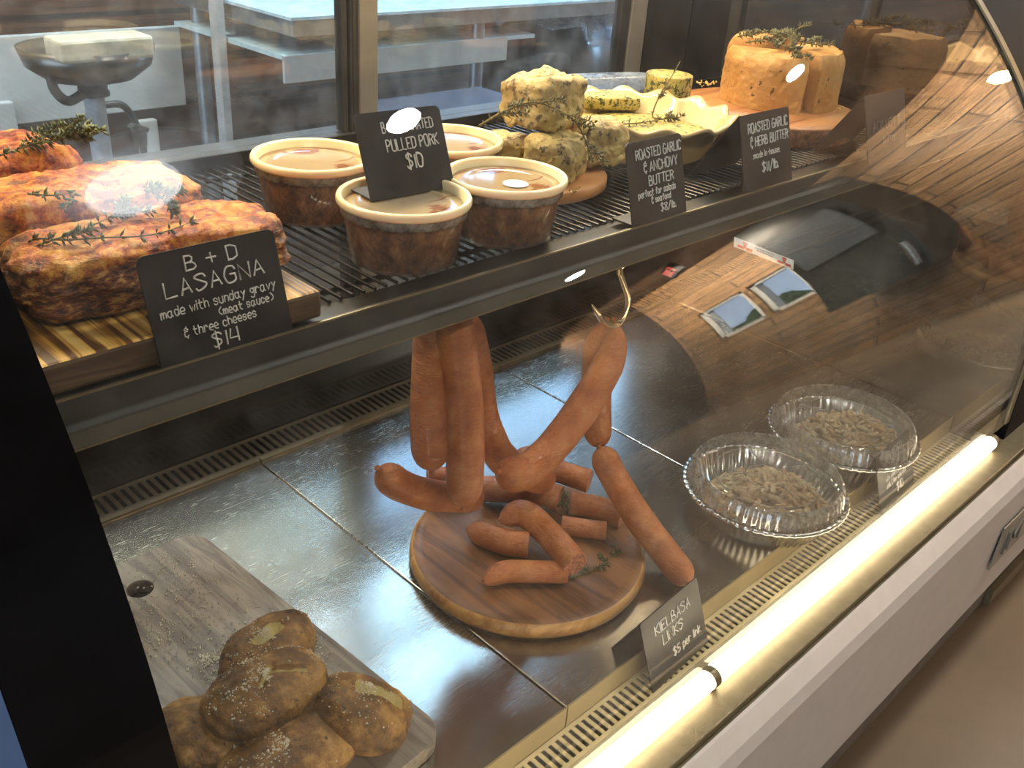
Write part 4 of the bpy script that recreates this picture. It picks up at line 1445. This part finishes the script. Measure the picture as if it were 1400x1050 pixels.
piece([(585, 652), (620, 650), (655, 655)], .0110, 'thin dark sausage piece behind the sideways link', RZ, False, True, True, lift=[.02, .02, .016])
sprig([on_z(758, 660, RZ + .02), on_z(768, 678, RZ + .02), on_z(776, 692, RZ + .014), on_z(786, 705, RZ + .006)], 'thyme bunch between the cut sausage pieces', 9, .012, .001, False, 6, .03)
sprig([on_z(780, 790, RZ + .001), on_z(805, 782, RZ + .001), on_z(830, 768, RZ + .002), on_z(842, 738, RZ + .004)], 'dry thyme twig on the right side of the round board', 8, .009, .001, True, 4, .02)


# ------------------------------------------------------------------ foil pans with dome lids
def foil_pan(c, label, fill_off=(0, 0)):
    x, y = 0.0, 0.0
    z = 0.0
    t = thing('foil_pan', (x, y, z), label, 'foil pan', 'foil pans of braised pork')

    def flute(a, i, r, zz):
        return (r + (.0016 * math.cos(64 * a) if 0 < i < 5 else .0006 * math.cos(57 * a)), zz + (.0008 * math.cos(57 * a + 1) if i >= 5 else 0))
    mb = MB()
    mb.lathe([(0, 0), (.082, 0), (.085, .003), (.090, .017), (.096, .032), (.099, .034), (.107, .0335), (.1085, .036), (.107, .0385), (.099, .038), (.095, .034), (.083, .004), (0, .003)], (x, y, z), 256, 0, flute)
    mb.build('pan', M['foil'], t)
    mb = MB(); mb.lathe([(.0985, .0385), (.0965, .050), (.0940, .0585), (.0900, .0620), (.084, .0630), (.070, .0625), (.068, .061), (.030, .0615), (.028, .0625), (.0265, .0615), (0, .0615)], (x, y, z), 160)
    lid = mb.build('dome_lid', M['dome'], t)
    mb = MB()
    mb.lathe([(.1010, .0388), (.0995, .046), (.0975, .0545), (.0960, .0590), (.0930, .0625)], (x, y, z), 192, 0, lambda a, i, r, zz: (r + .0015 * math.cos(56 * a) * (1 if i < 4 else .3), zz))
    mb.build('fluted_edge', M['dome_rib'], lid)
    mb = MB()
    for k_ in range(4):
        a = k_ * math.pi / 2 + .6
        d = Vector((math.cos(a), math.sin(a), 0))
        mb.tube([Vector((x, y, z + .0622)) + d * .030, Vector((x, y, z + .0622)) + d * .067], .0007, 6)
    ring = [Vector((x + .0285 * math.cos(a_ * math.pi / 16), y + .0285 * math.sin(a_ * math.pi / 16), z + .0514)) for a_ in range(33)]
    mb.tube(ring, .0007, 6)
    ring = [Vector((x + .069 * math.cos(a_ * math.pi / 20), y + .069 * math.sin(a_ * math.pi / 20), z + .0516)) for a_ in range(41)]
    mb.tube(ring, .0008, 6)
    mb.build('lid_ridges', M['dome_rib'], lid)
    # shredded pork heap: short torn strands piled in the pan
    rnd = random.Random(5)
    mb = MB()
    mb.lathe([(.080, .010), (.060, .020), (.03, .026), (0, .028)], (x + fill_off[0] * .4, y + fill_off[1] * .4, z), 40)
    for _ in range(420):
        a = rnd.uniform(0, 2 * math.pi)
        q = .074 * math.sqrt(rnd.random())
        px_, py_ = fill_off[0] + q * math.cos(a), fill_off[1] + q * math.sin(a)
        if math.hypot(px_, py_) > .076:
            continue
        d = q / .076
        h = .014 + .036 * (1 - d ** 2.2) + rnd.uniform(-.006, .003)
        b_ = rnd.uniform(0, 2 * math.pi)
        dr = Vector((math.cos(b_), math.sin(b_), rnd.uniform(-.5, .5)))
        L = rnd.uniform(.006, .013)
        bend = Vector((rnd.uniform(-1, 1), rnd.uniform(-1, 1), rnd.uniform(0, 1))) * .004
        c0 = Vector((x + px_, y + py_, z + h))
        rr = rnd.uniform(.0022, .0048)
        mb.tube([c0 - dr * L, c0 - dr * L * .4 + bend * .7, c0 + dr * L * .4 + bend, c0 + dr * L], [rr * .4, rr, rr * .95, rr * .35], 6)
    mb.build('braised_pork', M['shredded'], t)
    return t


pan = foil_pan((0, 0), 'foil pan of shredded braised pork under a clear dome lid, nearest pan', (-.012, -.012))
z0 = DECK + .0004
p1 = on_z(1046, 664, DECK + .041)
p2 = on_z(1149, 590, DECK + .041) + Vector((.008, 0, 0))
pan.location = (p1.x, p1.y, z0)
pan.scale = (1.09, 1.09, 1.09)
pan.rotation_euler = (0, 0, .5)
pan2 = copy_tree(pan, (p2.x, p2.y, z0), 'foil pan of braised pork behind the BRAISED PORK card')
pan2.rotation_euler = (0, 0, 1.4)


# ------------------------------------------------------------------ potatoes on a board
cu = bpy.data.curves.new('board_outline', 'CURVE')
cu.dimensions = '2D'
cu.fill_mode = 'BOTH'


def poly_spline(pts):
    s_ = cu.splines.new('POLY')
    s_.points.add(len(pts) - 1)
    for q, p_ in zip(s_.points, pts):
        q.co = (p_[0], p_[1], 0, 1)
    s_.use_cyclic_u = True


BW, BH = .211, .459
poly_spline([(a - BW / 2, c_ - BH / 2) for a, c_ in rrect(BW, BH, .03, .03)])
poly_spline([(-.002 + .0165 * math.cos(k_ * math.pi / 16), BH / 2 - .054 + .0165 * math.sin(k_ * math.pi / 16)) for k_ in range(32)])
cu.extrude = .008
cu.bevel_depth = .0012
tmp = bpy.data.objects.new('tmp', cu)
COL.objects.link(tmp)
bpy.context.view_layer.update()
me = bpy.data.meshes.new_from_object(tmp.evaluated_get(bpy.context.evaluated_depsgraph_get()))
bpy.data.objects.remove(tmp)
me.materials.clear()
me.materials.append(M['board_grey'])
pb = bpy.data.objects.new('chopping_board', me)
COL.objects.link(pb)
pb.location = (.348, .722, DECK + .0098)
pb.rotation_euler = (0, 0, .07)
tag(pb, 'weathered grey chopping board with a hang hole under the potatoes', 'chopping board')
PZ = DECK + .0192


def potato_make(px, py, zc, size, rot, seed, label, tilt=(0, 0), cuts=()):
    """cuts: list of (direction, half-width, depth): split showing the flesh"""
    c = on_z(px, py, zc)
    size = tuple(q * 1.08 for q in size)
    vs, fs = lump((0, 0, 0), size, 0, seed, .09, 1.5, 2.2, 80)
    mr = Matrix.Rotation(rot, 3, 'Z') @ Matrix.Rotation(tilt[0], 3, 'X') @ Matrix.Rotation(tilt[1], 3, 'Y')
    t = thing('potato', c, label, 'potato', 'baked potatoes on the grey board')
    mi = []
    out = []
    for v in vs:
        d = Vector((v.x / size[0] * 2, v.y / size[1] * 2, v.z / size[2] * 2))
        v2 = v.copy()
        for (u0, u1, w, dep, ang) in cuts:
            # split along the local x axis on the top
            ca, sa = math.cos(ang), math.sin(ang)
            a = d.x * ca + d.y * sa
            e_ = -d.x * sa + d.y * ca
            if d.z > 0 and u0 < a < u1:
                g_ = max(0, 1 - abs(e_) / w)
                fade = min(1, (a - u0) * 5, (u1 - a) * 5)
                v2.z -= dep * g_ ** .7 * fade
        out.append(v2)
    vs2 = [c + mr @ v for v in out]
    mb = MB(); mb.add(vs2, fs)
    sk_ = mb.build('skin', M['potato'], t)
    at_ = sk_.data.attributes.new('flesh', 'FLOAT', 'POINT')
    for i in range(len(vs)):
        at_.data[i].value = min(1.0, (vs[i] - out[i]).length / .009)
    return t


potato_make(365, 948, PZ + .054, (.118, .078, .054), -.05, 5, 'baked potato on top of the heap with a V-shaped split, salted', (.0, .05), [(-.5, .35, .10, .007, .9), (-.1, .8, .10, .006, -.5)])
potato_make(367, 892, PZ + .030, (.105, .070, .058), .15, 6, 'baked potato at the back of the heap with a pale split', (0, 0), [(-.4, .45, .28, .014, .2)])
potato_make(268, 1008, PZ + .027, (.075, .085, .054), .1, 7, 'baked potato at the left against the black case end')
potato_make(492, 975, PZ + .030, (.085, .095, .060), .5, 8, 'baked potato at the right, cut open to yellow flesh', (.15, .35), [(-.8, .3, .30, .018, 1.9)])
potato_make(395, 1040, PZ + .026, (.135, .080, .052), -.1, 9, 'baked potato at the front edge of the picture, dusted with salt')
crumbs('salt_crumbs', [(on_z(245, 790, PZ), (.02, .05), 260), (on_z(215, 860, PZ), (.018, .03), 260), (on_z(290, 905, PZ), (.012, .012), 260), (on_z(420, 880, PZ), (.012, .02), 180), (on_z(280, 830, PZ), (.03, .05), 220)],
       M['crumb_white'], 'coarse salt and crumbs scattered over the grey chopping board', .0005, .0019,
       lambda q: abs((q.x - .348) * math.cos(.07) + (q.y - .722) * math.sin(.07)) < BW / 2 - .004 and abs(-(q.x - .348) * math.sin(.07) + (q.y - .722) * math.cos(.07)) < BH / 2 - .006)


def dusting(px, py, zc, size, rot, seed, n, tilt, label):
    c = on_z(px, py, zc)
    size = tuple(q * 1.08 for q in size)
    mr = Matrix.Rotation(rot, 3, 'Z') @ Matrix.Rotation(tilt[0], 3, 'X') @ Matrix.Rotation(tilt[1], 3, 'Y')
    mb = MB()
    rnd = random.Random(seed)
    vs, fs = lump((0, 0, 0), size, 0, seed, .09, 1.5, 2.2, 48)
    cand = [v for v in vs if v.z > size[2] * .22]
    for _ in range(n):
        v = rnd.choice(cand)
        if noise.noise(v * 35) < -.05:
            continue
        q = c + mr @ (v + Vector((rnd.gauss(0, .001), rnd.gauss(0, .001), 0)))
        r = rnd.uniform(.0004, .0014)
        mb.add([q + Vector(d) * r for d in ((1, 0, 0), (-1, 0, 0), (0, 1, 0), (0, -1, 0), (0, 0, 1), (0, 0, -1))],
               [(0, 2, 4), (2, 1, 4), (1, 3, 4), (3, 0, 4), (2, 0, 5), (1, 2, 5), (3, 1, 5), (0, 3, 5)], 0, False)
    o = mb.build('salt_dusting', M['crumb_white'])
    o['kind'] = 'stuff'
    return tag(o, label, 'crumbs')


dusting(365, 948, PZ + .054, (.118, .078, .054), -.05, 5, 900, (.0, .05), 'coarse salt sprinkled on the top potato')
dusting(367, 892, PZ + .030, (.105, .070, .058), .15, 6, 500, (0, 0), 'coarse salt sprinkled on the back potato')
dusting(395, 1040, PZ + .026, (.135, .080, .052), -.1, 9, 700, (0, 0), 'coarse salt sprinkled on the front potato')
dusting(492, 975, PZ + .030, (.085, .095, .060), .5, 8, 350, (.15, .35), 'coarse salt sprinkled on the right-hand cut potato')


# ------------------------------------------------------------------ load-limit sticker on the inside of the glass
def glass_y(z):
    for (y0, z0_), (y1, z1) in zip(PROFS, PROFS[1:]):
        if z0_ <= z <= z1:
            return y0 + (y1 - y0) * (z - z0_) / (z1 - z0_)
    return 1.0


A = Vector((.800, 0, 1.150)); A.y = glass_y(A.z) + .001
Bq = Vector((.890, 0, 1.112)); Bq.y = glass_y(Bq.z) + .001
u = (Bq - A); W = u.length; u.normalize()
up = Vector((0, .45, .89)); v = (up - u * up.dot(u)).normalized()
nrm = u.cross(v)
nrm = -nrm if nrm.y > 0 else nrm
H = .0098
st = thing('load_limit_sticker', A, 'white strip sticker with two red arrows on the inside of the glass', 'sticker')
b = MB(); b.prism([(0, 0), (W, 0), (W, H), (0, H)], A - v * H, u, v, -nrm * .0004); b.build('strip', M['label_white'], st)
b = MB()
for cx in (.17, .83):
    c0 = A - v * H + u * W * cx + nrm * .0001
    b.prism([(0, .0008), (.0042, .0088), (-.0042, .0088)], c0, u, v, nrm * .0002)
    b.prism([(-.012, .001), (-.002, .001), (-.002, .0036), (-.012, .0036)], c0, u, v, nrm * .0002)
    b.prism([(.002, .001), (.012, .001), (.012, .0036), (.002, .0036)], c0, u, v, nrm * .0002)
b.build('red_arrows', M['label_red'], st)
b = MB()
c0 = A - v * H + nrm * .0001
for z_, x0, x1 in ((.0066, .33, .66), (.0044, .36, .64)):
    x = x0
    while x < x1:
        w_ = random.uniform(.02, .045)
        b.prism([(x * W, z_), (min(x1, x + w_) * W, z_), (min(x1, x + w_) * W, z_ + .0009), (x * W, z_ + .0009)], c0, u, v, nrm * .0002)
        x += w_ + .012
b.build('small_print', M['label_grey'], st)

# ================================================================== STAFF SIDE BEHIND THE CASE
# white wall board
a = on_y(0, 172, 2.97); c = on_y(243, 35, 2.97)
b = MB(); b.box((.60, 2.96, a.z), (c.x, 2.985, c.z)); tag(b.build('splash_board', M['paint_white'], loc=(1.0, 2.97, a.z), bevel=.003), 'white board on the plank wall behind the sink', 'wall board')
# sink
sk = thing('sink', (1.0, 2.55, .90), 'steel hand sink with pale rim and white drain pipe', 'sink')
b = MB()
b.lathe([(0, .900), (.05, .900), (.10, .912), (.142, .945), (.155, .99), (.148, .99), (.10, .93), (0, .915)], (1.005, 2.5, 0), 48, 0, lambda a_, i, r, z: (r * (1 + .06 * math.cos(2 * a_)), z))
b.build('bowl', M['sink_steel'], sk)
b = MB(); b.box((.885, 2.36, .975), (1.115, 2.455, 1.028)); b.build('rim', M['sink_rim'], sk, bevel=.008)
b = MB(); b.tube([(1.005, 2.5, .905), (1.005, 2.5, .878), (1.005, 2.5, .877), (1.005, 2.5, .868)], [.036, .036, .04, .04], 24); b.build('drain_collar', M['hose'], sk)
b = MB(); b.tube([(1.005, 2.5, .870), (1.005, 2.5, .45), (1.005, 2.62, .38), (1.005, 2.9, .38)], .0255, 20); b.build('drain_pipe', M['pvc'], sk)
b = MB(); b.tube(catmull([on_y(68, 95, 2.45), on_y(74, 122, 2.45), on_y(92, 138, 2.45), on_y(112, 130, 2.47)], 8), .012, 12); b.build('overflow_hose', M['hose'], sk)
# valve hose
vh = thing('supply_hose', on_y(190, 200, 2.75), 'dark supply hose with a valve below the sink', 'hose')
b = MB(); b.tube(catmull([on_y(140, 144, 2.7), on_y(165, 143, 2.7), on_y(180, 158, 2.7), on_y(192, 185, 2.7), on_y(198, 215, 2.7)], 8), .010, 12); b.build('hose', M['hose'], vh)
b = MB(); b.tube([on_y(182, 170, 2.7), on_y(190, 186, 2.7), on_y(194, 200, 2.7)], [.018, .024, .016], 12); b.tube([on_y(182, 172, 2.69), on_y(202, 178, 2.69)], .008, 8); b.build('valve', M['sink_steel'], vh)
b = MB(); q = on_y(204, 190, 2.94); b.box((q.x - .03, 2.93, q.z - .12), (q.x + .03, 2.96, q.z + .06)); tag(b.build('junction_box', M['paint_white'], loc=q, bevel=.004), 'grey outlet box on the plank wall behind the hose', 'outlet box')
q = on_y(5, 165, 2.93)
b = MB(); b.box((q.x - .04, 2.925, q.z - .03), (q.x + .035, 2.955, q.z + .05)); tag(b.build('soap_box', M['paint_white'], loc=q, bevel=.004), 'small pale box on the wall at the left edge', 'box')

# work table behind the case
tb = thing('work_table', (2.2, 2.3, 0), 'steel work table with pale undershelf behind the rear doors', 'table')
b = MB(); b.box((1.46, 2.28, 1.015), (3.1, 2.92, 1.058)); b.build('table_frame', M['table_steel'], tb, bevel=.003)
b = MB(); b.box((1.45, 2.27, 1.058), (3.12, 2.93, 1.066)); b.build('table_top', M['table_top'], tb)
b = MB(); b.box((1.44, 2.30, .955), (2.40, 2.90, .967)); us = b.build('undershelf', M['table_top'], tb)
b = MB(); b.box((1.44, 2.295, .895), (2.27, 2.305, .965)); b.build('shelf_apron', M['paint_white'], us)
for x, y in ((2.16, 2.32), (1.50, 2.86), (3.05, 2.32), (3.05, 2.86)):
    b = MB(); b.tube([(x, y, 0), (x, y, 1.02)], .022, 16); b.build('leg', M['table_steel'], tb)
b = MB(); b.lathe([(0, 0), (.06, 0), (.09, .012), (.115, .055), (.12, .056), (.12, .06), (.11, .056), (.085, .016), (0, .008)], (2.27, 2.48, .9675), 40)
tag(b.build('mixing_bowl', M['red'], loc=(2.27, 2.48, .9675)), 'red bowl on the undershelf of the work table', 'bowl')
q = on_y(790, 60, 2.35)
b = MB()
vs, fs = lump((2.80, 2.56, .50), (.62, .42, .96), 0, 41, .07, 2.0, 3.2, 30)
b.add(vs, fs)
bagb = b.build('waste_bag', M['bag'], loc=(2.80, 2.56, 0))
tag(bagb, 'tall black plastic bag standing under the work table', 'bag')
b = MB()
n = 24
vs, fs = [], []
for j in range(n):
    for i in range(n):
        x = 2.46 + .56 * i / (n - 1); y = 2.30 + .30 * j / (n - 1)
        vs.append((x, y, .995 + .012 * noise.noise(Vector((x * 9, y * 9, 3))) + .006 * noise.noise(Vector((x * 30, y * 30, 3))) - (.09 * (1 - j / 5) if j < 5 else 0) * (1 if 8 < i < 15 else .2)))
for j in range(n - 1):
    for i in range(n - 1):
        fs.append((j * n + i, j * n + i + 1, (j + 1) * n + i + 1, (j + 1) * n + i))
b.add(vs, fs)
fo = b.build('plastic_film', M['film'])
sol = fo.modifiers.new('solid', 'SOLIDIFY'); sol.thickness = .002
tag(fo, 'crumpled clear plastic film draped over the black bag', 'plastic film')
b = MB(); b.box((1.408, 2.58, 0), (1.432, 2.62, 2.0)); b.build('pole', M['pvc'], loc=(1.42, 2.6, 0)); tag(bpy.data.objects['pole'], 'pale vertical pole beside the white wall board', 'pole')
# steel tray on the rear ledge
b = MB(); b.box((.93, 1.145, 1.083), (1.22, 1.30, 1.100)); o = b.build('steel_tray', M['skylit_tray'], loc=(1.07, 1.22, 1.083), bevel=.006)
tag(o, 'bright steel tray on the ledge behind the rear doors', 'tray')

# exit sign in the room
ex = thing('exit_sign', (5.2, -2.85, 2.8), 'red lit EXIT sign hanging under the plank ceiling', 'exit sign')
fu = Vector((.5, .866, 0)); fu = Vector((-.58, .81, 0)).normalized(); fn = Vector((-.81, -.58, 0)).normalized()
o0 = Vector((5.27, -2.95, 2.74))
b = MB(); b.frame_box(o0, fu * .36, Vector((0, 0, .20)), -fn * .04); b.build('housing', M['black_matt'], ex)
b = MB()
st_, w_ = strokes('EXIT') if 'X' in GL else ([], 1)
GL['X'] = '00 46|06 40'
st_, w_ = strokes('EXIT')
for pts in st_:
    b.tube([o0 + fn * .004 + fu * (.36 - (.05 + a_ * .26 / w_)) + Vector((0, 0, .04 + c_ * .02)) for a_, c_ in pts], .011, 6)
b.build('letters', M['exit_red'], ex)
